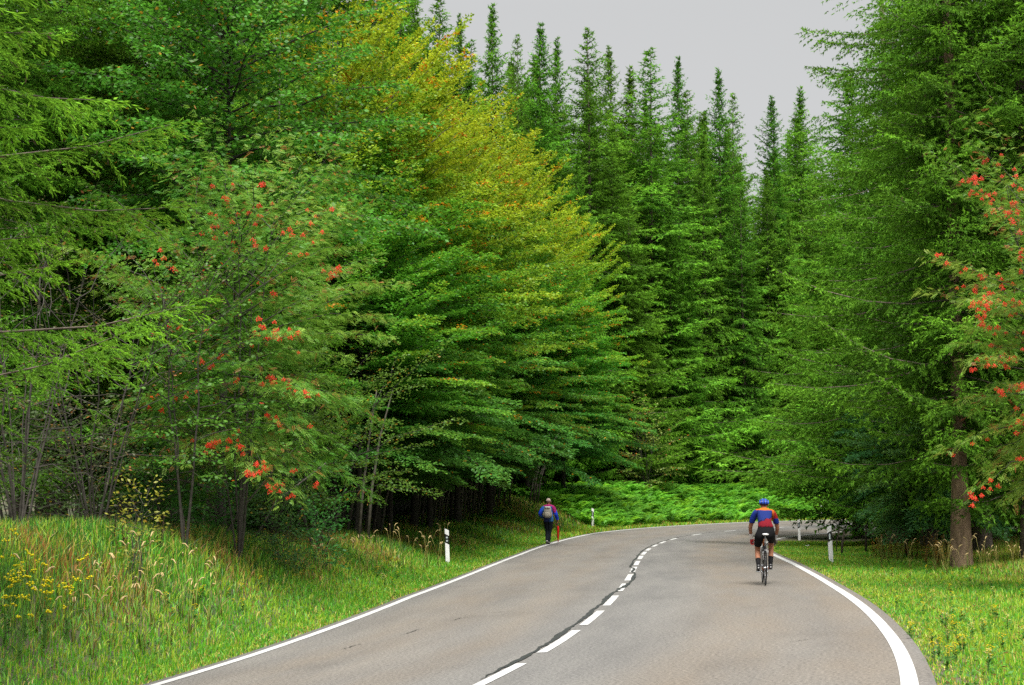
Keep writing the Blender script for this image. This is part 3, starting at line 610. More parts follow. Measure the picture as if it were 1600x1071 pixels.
# bush beech on the right
def bush_col(P, br, u, t, fz, rng):
    n = len(P); g = np.array((.05, .17, .045)); y = np.array((.20, .33, .035)); k = np.clip(wob(P[:, 0], P[:, 2], .9) * .5 + fz * .8 - .3 + rng.normal(0, .15, n), 0, 1)[:, None]
    return (g * (1 - k) + y * k) * rng.uniform(.75, 1.3, (n, 1))
def mk_bush():
    fol, wood, _ = broadleaf(61, 6.4, 3.0, 1.7, 90, .2, .02, .10, .066, bush_col, shape='shrub', asc=(-.05, 1.1), spread=.25, droop=.2, stems=4, stem_tilt=.12)
    return tree_thing('beech_bush', fol, wood, 6, .06, '', 'bush', None, M_LEAF, M_BARKP, np.random.RandomState(6), trunk=False)
for (u, D, k, lab) in ((1478, 52, 1.0, 'dark glossy beech bush overhanging the grass right of the road'), (1420, 64, 1.0, 'paler green beech bush at the inside of the bend'), (1465, 46, .7, 'low beech bush beside the bare spruce trunk')):
    X, Y = at(u, D); first_or_copy('bush', mk_bush, (X, Y, gz(X, Y)), random.uniform(0, 6), k, lab, 'bush', None)

# ------------------------------------------------------------ rowans, willow, shrubs
def rowan_col(P, br, u, t, fz, rng):
    n = len(P); a = np.array((.075, .21, .02)); b = np.array((.25, .36, .05)); k = np.clip(rng.rand(n) * .7 + wob(P[:, 0], P[:, 2], 1.4) * .4, 0, 1)[:, None]; c = a * (1 - k) + b * k
    r = rng.rand(n) < .05 + .25 * (br > .88); c[r] = np.array((.30, .13, .04)) * rng.uniform(.5, 1.2, (r.sum(), 1)); return c
bm = MB(); rb_ = random.Random(3)
def ico(c, r):
    bm.ball(c, r, 6, 4)
for k in range(22):
    a = rb_.uniform(0, 6.28); q = rb_.uniform(0, .055) ; ico((q * cos(a), q * sin(a), rb_.uniform(-.03, .03) - q * .5), .0085)
for k in range(6):
    a = k * 1.05; bm.tube([(0, 0, .05), (.04 * cos(a), .04 * sin(a), -.01)], .0015, 3, cap=False)
ME_BERRY = bm.mesh('berry_cluster', M_BERRY)
def rowan(seed, H, R, zb, n1, label, loc, nb, front, lim):
    fol, wood, P3 = broadleaf(seed, H, R, zb, n1, .20, .055, .13, .026, rowan_col, shape='shrub', asc=(.1, 1.3), spread=.3, droop=.25, stems=5, pinnate=True, flat=.6)
    r = tree_thing('rowan_tree', fol, wood, H, .07, label, 'tree', None, M_LEAF, M_BARKP, np.random.RandomState(seed), trunk=False, loc=loc)
    rng = np.random.RandomState(seed + 1); P = P3 + np.array(loc); u = 800 + F * P[:, 0] / P[:, 1]; v = YH - F * (P[:, 2] - CAMH) / P[:, 1] 
    ok = np.where((P3[:, 1] < front) & lim(u, v))[0]
    base = P3[rng.choice(ok, nb // 2)]; done = 0
    while done < nb:
        b = base[rng.randint(len(base))]; dd = ((P3[ok] - b) ** 2).sum(1) + rng.uniform(0, 1.2, len(ok)); j = ok[dd.argmin()]
        o = link('berry_cluster', ME_BERRY, r, tuple(P3[j] + rng.normal(0, .05, 3) + np.array((0, -.12, -.05))), rng.uniform(0, 6), float(rng.uniform(.65, 1.1))); done += 1
        o.rotation_euler.x = rng.uniform(-.5, .5)
    return r
X, Y = at(375, 29); rowan(71, 7.2, 2.5, 1.9, 90, 'rowan with red berry clusters leaning out from the left slope', (X, Y, gz(X, Y)), 190, -1.0, lambda u, v: (u > 200) & (v > 280))
X, Y = at(1685, 29); rowan(72, 8.4, 1.9, 1.8, 120, 'rowan thick with red berries at the right edge', (X, Y, gz(X, Y)), 200, -.2, lambda u, v: (u < 1615) & (v > 230))
def willow_col(P, br, u, t, fz, rng):
    n = len(P); c = np.array((.07, .23, .02)) * rng.uniform(.6, 1.5, (n, 1)); g = rng.rand(n) < .12; c[g] = np.array((.13, .24, .06)); y = rng.rand(n) < .03; c[y] = (.35, .22, .02); return c
fol, wood, _ = broadleaf(81, 15, 3.6, 6.2, 110, .2, .035, .10, .072, willow_col, shape='dome', asc=(.1, 1.5), spread=.3, flat=.5)
X, Y = at(345, 33); tree_thing('willow_tree', fol, wood, 12, .12, 'leafy goat willow high above the rowan at upper left', 'tree', None, M_LEAF, M_BARKP, np.random.RandomState(8), loc=(X, Y, gz(X, Y)))
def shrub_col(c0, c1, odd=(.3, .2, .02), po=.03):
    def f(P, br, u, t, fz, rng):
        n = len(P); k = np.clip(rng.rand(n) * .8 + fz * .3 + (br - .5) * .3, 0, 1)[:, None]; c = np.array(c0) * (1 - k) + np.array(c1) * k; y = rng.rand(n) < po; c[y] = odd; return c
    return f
def put_shrub(name, seed, u, D, H, R, zb, n1, ds3, ll, lw, cf, label, stems=5, tilt=.15, asc=(.2, 1.4), dz=0, ds2=.2, barkm=None, droop=.15):
    fol, wood, _ = broadleaf(seed, H, R, zb, n1, ds2, ds3, ll, lw, cf, shape='shrub', asc=asc, spread=.3, droop=droop, stems=stems, flat=.6, stem_tilt=tilt)
    X, Y = at(u, D); return tree_thing(name, fol, wood, H, .04, label, 'bush', None, M_LEAF, barkm or M_BARKP, np.random.RandomState(seed), trunk=False, crown='foliage', loc=(X, Y, gz(X, Y) + dz))
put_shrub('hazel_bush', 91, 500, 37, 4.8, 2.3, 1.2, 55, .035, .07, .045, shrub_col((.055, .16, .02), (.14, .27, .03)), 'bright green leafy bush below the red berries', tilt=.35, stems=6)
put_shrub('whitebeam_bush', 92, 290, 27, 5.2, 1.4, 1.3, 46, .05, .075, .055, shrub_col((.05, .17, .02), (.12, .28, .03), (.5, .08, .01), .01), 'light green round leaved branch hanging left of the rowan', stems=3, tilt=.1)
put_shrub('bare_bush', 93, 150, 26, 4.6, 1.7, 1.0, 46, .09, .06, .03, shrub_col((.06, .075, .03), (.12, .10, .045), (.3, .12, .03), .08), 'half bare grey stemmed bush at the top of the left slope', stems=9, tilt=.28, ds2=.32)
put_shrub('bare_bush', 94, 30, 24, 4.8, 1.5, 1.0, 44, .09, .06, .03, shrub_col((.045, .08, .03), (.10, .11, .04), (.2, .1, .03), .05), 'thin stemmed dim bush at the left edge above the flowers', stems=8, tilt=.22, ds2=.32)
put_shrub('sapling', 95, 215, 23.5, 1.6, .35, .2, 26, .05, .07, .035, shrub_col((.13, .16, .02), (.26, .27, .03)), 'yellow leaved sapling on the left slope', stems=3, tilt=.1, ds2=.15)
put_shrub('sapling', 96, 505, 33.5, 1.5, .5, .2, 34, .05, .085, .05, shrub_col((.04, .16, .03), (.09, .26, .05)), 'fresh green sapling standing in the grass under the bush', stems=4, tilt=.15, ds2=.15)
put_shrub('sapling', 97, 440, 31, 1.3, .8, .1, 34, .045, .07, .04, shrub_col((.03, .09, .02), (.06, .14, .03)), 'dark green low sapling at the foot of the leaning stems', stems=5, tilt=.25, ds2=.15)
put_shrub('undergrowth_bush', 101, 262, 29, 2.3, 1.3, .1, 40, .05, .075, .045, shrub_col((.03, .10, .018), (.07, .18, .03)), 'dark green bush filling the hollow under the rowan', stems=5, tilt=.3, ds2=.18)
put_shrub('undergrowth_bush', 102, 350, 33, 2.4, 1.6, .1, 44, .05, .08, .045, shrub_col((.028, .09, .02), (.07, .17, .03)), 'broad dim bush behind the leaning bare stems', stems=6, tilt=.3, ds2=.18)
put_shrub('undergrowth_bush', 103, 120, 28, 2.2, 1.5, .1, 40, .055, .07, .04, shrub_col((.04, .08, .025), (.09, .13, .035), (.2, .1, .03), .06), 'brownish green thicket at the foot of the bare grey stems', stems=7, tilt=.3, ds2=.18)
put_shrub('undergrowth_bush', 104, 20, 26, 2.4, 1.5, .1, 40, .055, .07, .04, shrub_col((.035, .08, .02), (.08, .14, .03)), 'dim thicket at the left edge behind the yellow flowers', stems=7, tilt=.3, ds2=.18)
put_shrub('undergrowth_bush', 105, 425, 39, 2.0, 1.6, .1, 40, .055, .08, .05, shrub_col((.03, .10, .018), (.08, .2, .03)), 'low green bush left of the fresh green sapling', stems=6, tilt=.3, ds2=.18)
put_shrub('roadside_bush', 98, 1010, 103, 6.0, 2.4, .3, 40, .08, .14, .09, shrub_col((.10, .16, .03), (.22, .28, .05), (.45, .12, .02), .05), 'pale yellow green bush at the left end of the ferns', ds2=.4)
# thin bare saplings in the dark under the beeches
rs = np.random.RandomState(9)
ST = [(560, 45, .05, 'pale twin stemmed sapling trunk under the left beeches', True)]
for k in range(26):
    uu = rs.uniform(640, 840); D = np.interp(uu, [640, 850], [60, 84]) + rs.uniform(0, 7); ST.append((uu, D, rs.uniform(.03, .055), 'thin bare sapling stem in the dark under the beeches', False))
for k in range(7): ST.append((rs.uniform(420, 640), rs.uniform(46, 58), .04, 'thin bare sapling stem in the dark under the beeches', False))
for (u, D, r, lab, single) in ST:
    mb = MB(); lx = rs.uniform(.4, 1.2); H = rs.uniform(3.6, 5)
    for q in range(2):
        mb.tube([(q * .25, 0, -.2), (q * .25 + lx * .25, 0, H * .35), (q * .3 + lx * .6, .1, H * .7), (q * .45 + lx, .1, H)], [r, r * .85, r * .6, r * .3], 6)
    for q in range(4): 
        z = rs.uniform(.5, H * .8); mb.tube([(lx * z / H, 0, z), (lx * z / H + rs.uniform(-.6, .6), rs.uniform(-.3, .1), z + rs.uniform(.1, .5))], [r * .3, r * .1], 4)
    X, Y = at(u, D); root = bpy.data.objects.new('bare_sapling', None); COL.objects.link(root); root.location = (X, Y, gz(X, Y)); tag(root, lab, 'sapling', None if single else 'bare stems under the beeches')
    mb.build('trunk', M_STEM, root)
# leaning bare branches at the slope top, seen against the dark
for (u, D, pts, lab) in ((340, 31, [(-.1, 0, -.2), (.45, 0, .65), (1.15, .1, 1.55), (1.5, .2, 1.9)], 'pale leaning bare stem below the bright green bush'), (385, 33, [(0, 0, -.2), (.6, 0, .9), (1.6, .2, 1.7)], 'second leaning bare stem below the bright green bush'),
                        (330, 30, [(0, 0, 1.1), (-.6, -.3, 1.25), (-1.4, -.5, 1.15), (-2.0, -.5, 1.3)], 'long horizontal dead branch over the dark hollow at left')):
    mb = MB(); mb.tube(pts, [.028, .022, .014, .006][:len(pts)], 6)
    for q in range(9):
        k = rs.uniform(.3, .95); j = min(int(k * (len(pts) - 1)), len(pts) - 2); f = k * (len(pts) - 1) - j; p = np.array(pts[j]) * (1 - f) + np.array(pts[j + 1]) * f
        mb.tube([p, p + rs.uniform(-.25, .35, 3), p + rs.uniform(-.4, .6, 3)], [.006, .004, .002], 3)
    X, Y = at(u, D); tag(mb.build('bare_branch', M_STEM, loc=(X, Y, gz(X, Y))), lab, 'branch')

# ------------------------------------------------------------ ferns
rs = np.random.RandomState(17); n = 1500
s_ = rs.uniform(72, 122, n); dl = rs.uniform(.7, 8.0, n)
P = road_pt(s_, EDGE + dl); P[:, 2] = ground(P[:, 0], P[:, 1], (s_, EDGE + dl))
k = (dl > .9 + .3 * np.sin(s_ * .9)); P = P[k]; n = len(P)
i1, k1 = expand(np.full(n, 8)); az = k1 * .785 + rs.uniform(-.4, .4, len(i1)); L = rs.uniform(.9, 1.5, n)[i1] * rs.uniform(.8, 1.1, len(i1))
o = np.stack([np.cos(az), np.sin(az), 0 * az], 1); K = 18
i2 = np.repeat(np.arange(len(i1)), K); j = np.tile(np.arange(K), len(i1)); tt = .2 + .8 * (j // 2) / (K / 2 - 1.0) * .97; sg = np.where(j % 2 == 0, 1., -1.)
Pb = P[i1][i2] + o[i2] * (L[i2] * tt * .75)[:, None] + Z * (L[i2] * (1.15 * tt - .75 * tt * tt))[:, None]
s1 = np.stack([-o[:, 1], o[:, 0], 0 * az], 1)[i2]; pl = L[i2] * .24 * (1.08 - tt) + .02
d = nrm(s1 * sg[:, None] + o[i2] * .45 - Z * .25); tan = nrm(o[i2] * .75 + Z * (1.15 - 1.5 * tt)[:, None]) * (L[i2] * .045)[:, None]
co = np.stack([Pb - tan, Pb + tan, Pb + d * pl[:, None]], 1).reshape(-1, 3)
cb = np.array((.10, .31, .022)) * rs.uniform(.7, 1.3, (n, 1)) * np.where(rs.rand(n, 1) < .25, np.array((1.6, 1.25, .8)), np.array((1, 1, 1)))
cb = cb * (1 + .25 * wob(P[:, 0], P[:, 1], .5))[:, None]
tag(link('ferns', raw_mesh('ferns', co, None, np.arange(len(co)).reshape(-1, 3), None, cb[i1][i2] * rs.uniform(.8, 1.2, (len(i2), 1)), M_GRASS)), 'bright green bracken covering the bank along the outside of the bend', 'ferns', kind='stuff')

# ------------------------------------------------------------ grass
def grass(name, s0, s1, side, d0, d1, dens, hf, colf, seed, label, wmul=1.0, dmax=95):
    rng = np.random.RandomState(seed); n = int((s1 - s0) * (d1 - d0) * dens); s = rng.uniform(s0, s1, n); dl = rng.uniform(d0, d1, n)
    X = road_pt(s, side * (EDGE + dl)); D = X[:, 1]; u = 800 + F * X[:, 0] / np.maximum(D, 1)
    keep = (D > 9.5) & (D < dmax) & (u > -60) & (u < 1660) & (rng.rand(n) < np.clip((20 / np.maximum(D, 1)) ** 1.15, 0, 1)); s, dl, X, D = s[keep], dl[keep], X[keep], D[keep]; n = len(s)
    X[:, 2] = ground(X[:, 0], X[:, 1], (s, side * (EDGE + dl))) - .02
    h = hf(s, dl, X, rng); w = (.0065 + .0003 * D) * wmul * rng.uniform(.7, 1.3, n)
    az = rng.uniform(0, 2 * pi, n); ln = np.abs(rng.normal(0, .38, n)); o = np.stack([np.cos(az), np.sin(az), 0 * az], 1); fa = rng.uniform(-1.2, 1.2, n)
    S = np.stack([np.cos(fa), np.sin(fa), 0 * fa], 1)
    mid = X + o * (h * ln * .35)[:, None] + Z * (h * .55)[:, None]; tip = X + o * (h * ln * 1.15)[:, None] + Z * (h * np.clip(1 - ln * .3, .4, 1))[:, None]
    co = np.stack([X - S * w[:, None] * .5, X + S * w[:, None] * .5, mid + S * w[:, None] * .4, tip, mid - S * w[:, None] * .4], 1).reshape(-1, 3)
    b = np.arange(n) * 5; q = np.stack([b, b + 1, b + 2, b + 4], 1); tr = np.stack([b + 4, b + 2, b + 3], 1); c = colf(s, dl, X, rng)
    return tag(link(name, raw_mesh(name, co, q, tr, c, c * 1.1, M_GRASS)), label, 'grass', kind='stuff')
def mixc(pal, w):
    w = np.clip(w, 0, None); w = w / w.sum(1, keepdims=True); return w @ np.array(pal)
PAL = [(.095, .33, .015), (.28, .41, .02), (.46, .36, .09), (.04, .12, .015), (.30, .14, .035)]   # fresh, yellow-green, straw, dark, rusty
def hashpick(rng, w):  # every blade takes one hue of the palette, patches by weight
    w = np.clip(w, 0, None); w = w / w.sum(1, keepdims=True); r = rng.rand(len(w)); i = (np.cumsum(w, 1) < r[:, None]).sum(1).clip(0, w.shape[1] - 1); return np.array(PAL)[i] * rng.uniform(.7, 1.35, (len(w), 1))
def colL(s, dl, X, rng):
    a = wob(X[:, 0], X[:, 1], 1.1, 4); b = wob(X[:, 0], X[:, 1], .45, 1); one = np.ones(len(s)); far = sst(1.2, 2.6, dl)
    straw = np.clip(.05 + b * .8, 0, 1) * far + .1 + .25 * sst(.5, .0, dl); rust = far * np.clip(.1 + a * 1.4, 0, 1) * 1.3 + .15 * sst(.3, 0, dl); dark = far * (1.0 + .8 * a) + .1
    return hashpick(rng, np.stack([one * .9 - far * .45, .45 + a * .4, straw, dark, rust], 1))
def hL(s, dl, X, rng):
    a = wob(X[:, 0], X[:, 1], .9, 2)
    return rng.uniform(.5, 1.15, len(s)) * (.07 + .10 * sst(0, .6, dl) + .17 * sst(1.4, 2.6, dl) * (1 + .6 * a))
def colR(s, dl, X, rng):
    a = wob(X[:, 0], X[:, 1], .8, 5); b = wob(X[:, 0], X[:, 1], 1.9, 1); one = np.ones(len(s)); far = sst(3.0, 5.5, dl)
    return hashpick(rng, np.stack([.9 + a * .6 - far * .5, .65 - a * .5, .16 + .25 * far + b * .2 + .3 * sst(.5, 0, dl), .12 + far * .2, far * .35 + .03], 1))
def hR(s, dl, X, rng): return rng.uniform(.5, 1.2, len(s)) * (.06 + .07 * sst(0, .7, dl) + .22 * sst(3.2, 6, dl) * (1 + .5 * wob(X[:, 0], X[:, 1], 1.1, 1)))
grass('grass', -2, 80, 1, -.09, 7, 720, hL, colL, 1, 'mixed green and dry grass on the bank along the left edge of the road')
grass('grass', -2, 66, -1, -.06, 10.5, 700, hR, colR, 2, 'mown green grass verge right of the road up to the trees')
grass('grass', 60, 125, 1, -.05, 1.6, 900, lambda s, dl, X, r: r.uniform(.1, .3, len(s)), lambda s, dl, X, r: hashpick(r, np.stack([np.ones(len(s)), np.ones(len(s)), .3 + 0 * s, .2 + 0 * s, .3 + 0 * s], 1)), 3, 'narrow strip of grass between the far bend and the ferns', wmul=1.3, dmax=150)
# low broad leaved weeds at the road's edge
rs = np.random.RandomState(23); n = 26000; s_ = rs.uniform(0, 60, n); dl = np.abs(rs.normal(.9, .9, n)) + .03; side = np.where(rs.rand(n) < .6, 1., -1.)
X = road_pt(s_, side * (EDGE + dl)); X[:, 2] = ground(X[:, 0], X[:, 1], (s_, side * (EDGE + dl))) + rs.uniform(.02, .16, n) * sst(0, .7, dl)
k = rs.rand(n) < np.clip((24 / np.maximum(X[:, 1], 1)), 0, 1); X = X[k]; n = len(X); az = rs.uniform(0, 6.28, n); d = nrm(np.stack([np.cos(az), np.sin(az), rs.uniform(-.2, .7, n)], 1)); S = nrm(np.cross(d, Z + rs.normal(0, .3, (n, 3))))
co, q = kites(X, d, S, rs.uniform(.03, .075, n), rs.uniform(.018, .035, n), .5)
c = np.array((.05, .15, .02)) * rs.uniform(.6, 1.6, (n, 1)); r_ = rs.rand(n) < .12; c[r_] = (.17, .13, .03)
tag(link('weeds', raw_mesh('weeds', co, q, None, c, None, M_LEAF)), 'small leaved weeds low in the grass along both road edges', 'weeds', kind='stuff')

# ---- seed headed grasses, yellow flowers, dry plants
def seed_grass(H):
    mb = MB(); r = random
    for q in range(3):
        a = r.uniform(0, 6.28); l = r.uniform(.05, .22); h = H * r.uniform(.75, 1.05); b = (r.uniform(-.05, .05), r.uniform(-.05, .05), 0)
        pts = [(b[0] + l * cos(a) * t * t, b[1] + l * sin(a) * t * t, h * t) for t in (0, .35, .7, 1)]
        mb.tube(pts, [.004, .003, .0025, .002], 4, (.24, .22, .06)); e = np.array(pts[-1]); dd = np.array((cos(a) * .06, sin(a) * .06, .07))
        mb.tube([e - dd * .2, e, e + dd * .6, e + dd * 1.1 - np.array((0, 0, .03)), e + dd * 1.35 - np.array((0, 0, .06))], [.003, .008, .009, .007, .002], 5, (.40, .30, .14))
    for q in range(7):
        a = r.uniform(0, 6.28); h = H * r.uniform(.35, .7); l = r.uniform(.1, .25); w = .006
        p = [(l * cos(a) * t * t - w * sin(a) * s, l * sin(a) * t * t + w * cos(a) * s, h * t * (1.3 - .5 * t)) for t in (0, .5, 1) for s in ((-1, 1) if t < 1 else (0,))]
        mb.add(p, [(0, 1, 3, 2), (2, 3, 4)], (.09, .2, .02) if q % 3 else (.25, .2, .06))
    return mb.mesh('seed_grass', M_COL)
SG = [seed_grass(.85) for k in range(4)]
spots = [(190, 930), (215, 940), (232, 925), (262, 935), (285, 950), (310, 930), (330, 960), (345, 945), (170, 950), (145, 965), (120, 985), (240, 960), (300, 975), (205, 965), (80, 990), (60, 970), (270, 990), (225, 1000), (180, 990), (150, 1010)]
for (u, v) in spots:
    x, y, z = on_ray(u, v + 25); o = link('seed_grass', SG[random.randrange(4)], None, (x, y, z), random.uniform(0, 6), random.uniform(.8, 1.2))
    tag(o, 'tall grass stalks with drooping tan seed heads on the left slope', 'grass stalk', 'tan seed grasses at lower left')
for k in range(16):
    u = random.uniform(500, 700); v = 905 - (u - 500) * .13 + random.uniform(-8, 12); x, y, z = on_ray(u, v); tag(link('seed_grass', SG[k % 4], None, (x, y, z), random.uniform(0, 6), random.uniform(.9, 1.3)), 'tall straw coloured grass tuft beside the near left marker post', 'grass stalk', 'straw grasses near the left post')
for k in range(34):
    u = random.uniform(1360, 1600); v = np.interp(u, [1360, 1600], [872, 905]) + random.uniform(-6, 16); x, y, z = on_ray(u, v); tag(link('seed_grass', SG[k % 4], None, (x, y, z), random.uniform(0, 6), random.uniform(.6, 1.0)), 'dry seed headed grass at the foot of the right hand trees', 'grass stalk', 'dry grasses under the right trees')
def flower_plant(H, nb, pc, r_=.014):
    mb = MB(); r = random
    for q in range(nb):
        a = r.uniform(0, 6.28); l = r.uniform(.02, .2) * H; h = H * r.uniform(.6, 1.05)
        mb.tube([(0, 0, 0), (l * .4 * cos(a), l * .4 * sin(a), h * .5), (l * cos(a), l * sin(a), h)], [.004, .003, .002], 4, (.08, .17, .03))
        for w in range(3):
            b = r.uniform(0, 6.28); c = (l * cos(a) + .03 * cos(b) * (w > 0), l * sin(a) + .03 * sin(b) * (w > 0), h + r.uniform(-.02, .02)); vs_ = [c] + [(c[0] + r_ * 1.3 * cos(k * .785) * (1 if k % 2 else .6), c[1] + r_ * 1.3 * sin(k * .785) * (1 if k % 2 else .6), c[2] + .004) for k in range(8)]
            mb.add(vs_, [(0, 1 + k, 1 + (k + 1) % 8) for k in range(8)], pc); mb.ball((c[0], c[1], c[2] + .002), (r_ * .5, r_ * .5, r_ * .6), 6, 4, (.6, .48, .01))
        for w in range(5):
            t = r.uniform(.15, .8); b = r.uniform(0, 6.28); p = np.array((l * t * cos(a), l * t * sin(a), h * t)); dv = np.array((cos(b), sin(b), .5)) * .07; sv = np.array((-sin(b), cos(b), 0)) * .008
            mb.add([p, p + dv * .5 + sv, p + dv, p + dv * .5 - sv], [(0, 1, 2, 3)], (.06, .17, .025))
    return mb.mesh('flower_plant', M_COL, False)
FP = [flower_plant(.75, 7, (.60, .66, .01), .021) for k in range(3)]
for (u, v) in ((8, 905), (28, 930), (50, 920), (66, 945), (20, 960), (85, 960), (45, 975), (110, 980), (12, 990), (75, 1000), (130, 945), (35, 1010)):
    x, y, z = on_ray(u, v + 30); tag(link('flower_plant', FP[random.randrange(3)], None, (x, y, z), random.uniform(0, 6), random.uniform(.8, 1.15)), 'tall yellow flowering plant at the lower left edge', 'flower', 'yellow flowers at lower left')
FS = [flower_plant(.22, 4, c, .01) for c in ((.75, .55, .02), (.45, .18, .40), (.7, .7, .65))]
for k in range(60):
    u = random.uniform(1380, 1598); v = random.uniform(900, 1060)
    if u < 1330 + (v - 870) * .55: continue
    x, y, z = on_ray(u, v); j = 0 if k % 3 else random.choice((1, 2)); tag(link('flower_plant', FS[j], None, (x, y, z), random.uniform(0, 6), random.uniform(.7, 1.1)), ['small yellow flower in the mown grass at right', 'small purple clover flower in the mown grass at right', 'small white flower in the mown grass at right'][j], 'flower', ['yellow flowers in the right verge', 'purple flowers in the right verge', 'white flowers in the right verge'][j])
for k in range(26):
    u = random.uniform(250, 640); v = np.interp(u, [250, 640], [975, 900]) + random.uniform(-25, 20); x, y, z = on_ray(u, v); j = 0 if k % 4 else 2; tag(link('flower_plant', FS[j], None, (x, y, z), random.uniform(0, 6), random.uniform(.7, 1.3)), ['small yellow flower on the left verge', '', 'small white flower on the left verge'][j], 'flower', ['yellow flowers in the left verge', '', 'white flowers in the left verge'][j])
def dry_weed(H, cols, n=5):
    mb = MB(); r = random
    for q in range(n):
        a = r.uniform(0, 6.28); l = r.uniform(.02, .18); h = H * r.uniform(.6, 1); mb.tube([(0, 0, 0), (l * .5 * cos(a), l * .5 * sin(a), h * .5), (l * cos(a), l * sin(a), h)], [.005, .004, .003], 4, cols[0])
        for w in range(26):
            t = r.uniform(.25, 1.02); b = r.uniform(0, 6.28); p = np.array((l * t * cos(a), l * t * sin(a), h * t)); dv = np.array((cos(b), sin(b), r.uniform(-.3, .6))) * r.uniform(.02, .06); sv = np.array((-sin(b), cos(b), .3)) * .012
            mb.add([p, p + dv * .5 + sv, p + dv, p + dv * .5 - sv], [(0, 1, 2, 3)], cols[1 + (w % (len(cols) - 1))])
    return mb.mesh('dry_weed', M_COL, False)
DK = [dry_weed(.8, [(.05, .03, .02), (.07, .035, .025), (.05, .03, .02)]) for k in range(2)]
for (u, v) in ((197, 868), (210, 885), (250, 872), (178, 862)):
    x, y, z = on_ray(u, v + 6); tag(link('dock_plant', DK[random.randrange(2)], None, (x, y, z), random.uniform(0, 6), random.uniform(.7, 1)), 'dark brown dried dock stalk on the left grass slope', 'plant', 'dried dock stalks on the slope')
OW = [dry_weed(.7, [(.12, .12, .03), (.45, .20, .02), (.55, .33, .02), (.14, .15, .03), (.25, .1, .02)], 6) for k in range(3)]
for k in range(26):
    u = random.uniform(1362, 1480); v = np.interp(u, [1362, 1480], [866, 884]) + random.uniform(-5, 10); x, y, z = on_ray(u, v); tag(link('wild_plant', OW[k % 3], None, (x, y, z), random.uniform(0, 6), random.uniform(.7, 1.2)), 'orange and yellow withering weed below the dark beech bush', 'plant', 'withering weeds under the beech bush')
x, y, z = on_ray(1292, 806.5); tag(link('wild_plant', OW[0], None, (x + .2, y, z), 0, 1.3), 'orange yellow sprig beside the farthest marker post', 'plant')

# ------------------------------------------------------------ marker posts
def post_thing(kind):
    root = bpy.data.objects.new('marker_post', None); COL.objects.link(root)
    prof = [(-.06, -.03), (-.05, -.04), (.05, -.04), (.06, -.03), (.045, .045), (.015, .075), (-.015, .075), (-.045, .045)]
    sgn = 1 if kind == 'round' else -1        # the slanted band and top fall towards the road
    def prism(name, z0, z1, sl, grow, mat, cap=True):
        mb = MB(); n = len(prof); vs_ = [(x * grow, (y - .002 * (grow > 1)) * grow, z0 + (-sgn * x * sl if z0 > .05 else 0)) for x, y in prof] + [(x * grow, (y - .002 * (grow > 1)) * grow, z1 - sgn * x * sl) for x, y in prof]
        mb.add(vs_, [(i, (i + 1) % n, n + (i + 1) % n, n + i) for i in range(n)] + [tuple(range(n))[::-1], tuple(range(n, 2 * n))]); return mb.build(name, mat, root, False)
    prism('post_body', -.25, 1.0, .45, 1.0, M_PLW); prism('black_band', .60, .85, .55, 1.02, M_PLB)
    if kind == 'round':
        for zc in (.77, .675):
            mb = MB(); mb.tube([(0.0, -.044, zc), (0.0, -.050, zc)], .027, 16); mb.build('reflector', M_REFL, root, False)
    else:
        mb = MB(); mb.box((0, -.047, .725), (.02, .004, .075)); mb.build('reflector', M_REFL, root, False)
    return root
PR = post_thing('round'); PB = post_thing('box')
for (src, u, v, D, lab, tilt) in ((PR, 700, 881, None, 'white marker post with two round reflectors among the grass left of the road', (.0, -.035)), (PR, 926, 825, None, 'white marker post at the start of the ferns on the far left verge', (0, 0)), (PR, 1283, 809, None, 'farthest white marker post at the end of the fern bank', (0, -.03)),
                            (PB, 1297, 879, None, 'nearest white marker post on the right verge with a rectangular reflector', (0, -.04)), (PB, 1248, 837, None, 'white marker post at the inside of the bend just right of the cyclist', (0, -.02))):
    # stand it 0.75 m outside the asphalt in that column
    Ds = np.arange(20, 140, .1); Xs = (u - 800) / F * Ds * cos(PITCH); s_, d_ = near(Xs, Ds); zg = ground(Xs, Ds, (s_, d_)); vv = np.array([YH - F * (z - CAMH) / D_ for z, D_ in zip(zg, Ds)])
    ok = np.abs(np.abs(d_) - EDGE - .8) < 3; cost = np.abs(vv - v) + np.where((np.abs(d_) - EDGE) < .7, 200, 0); i = int(cost.argmin())
    x, y, z = float(Xs[i]), float(Ds[i]), float(zg[i]); print('post', u, 'D', y, 'dl', float(abs(d_[i]) - EDGE))
    o = PR if src is PR else PB
    if 'label' in o: o = copy_tree(src, (x, y, z), 0)
    o.location = (x, y, z); o.rotation_euler = (tilt[0], tilt[1], math.atan2(-x, y)); tag(o, lab, 'marker post', 'white marker posts along the road')
for (u, v, h, lx, ly, r, lab) in ((1313, 869, .75, .10, 0, .035, 'short thick dark wooden stake behind the near right marker post'), (1304, 866, .85, .16, 0, .018, 'thin leaning dark stake right behind the near right marker post'), (1351, 866, 1.1, .05, 0, .04, 'dark wooden fence stake at the edge of the beech bush'), (1416, 872, 1.2, -.1, 0, .05, 'dark broken stake under the beech bush')):
    x, y, z = on_ray(u, v); mb = MB(); mb.tube([(0, 0, -.2), (lx * .3, ly, h * .5), (lx, ly, h)], [r, r * .95, r * .85], 7); mb.tube([(lx, ly, h - .01), (lx + .01, ly, h + .02)], [r * .85, r * .3], 7)
    tag(mb.build('wooden_stake', simple('old_wood', (.05, .04, .03), .9, noise=.4, scale=15, bump=.5) if 'old_wood' not in bpy.data.materials else bpy.data.materials['old_wood'], loc=(x, y, z)), lab, 'stake')
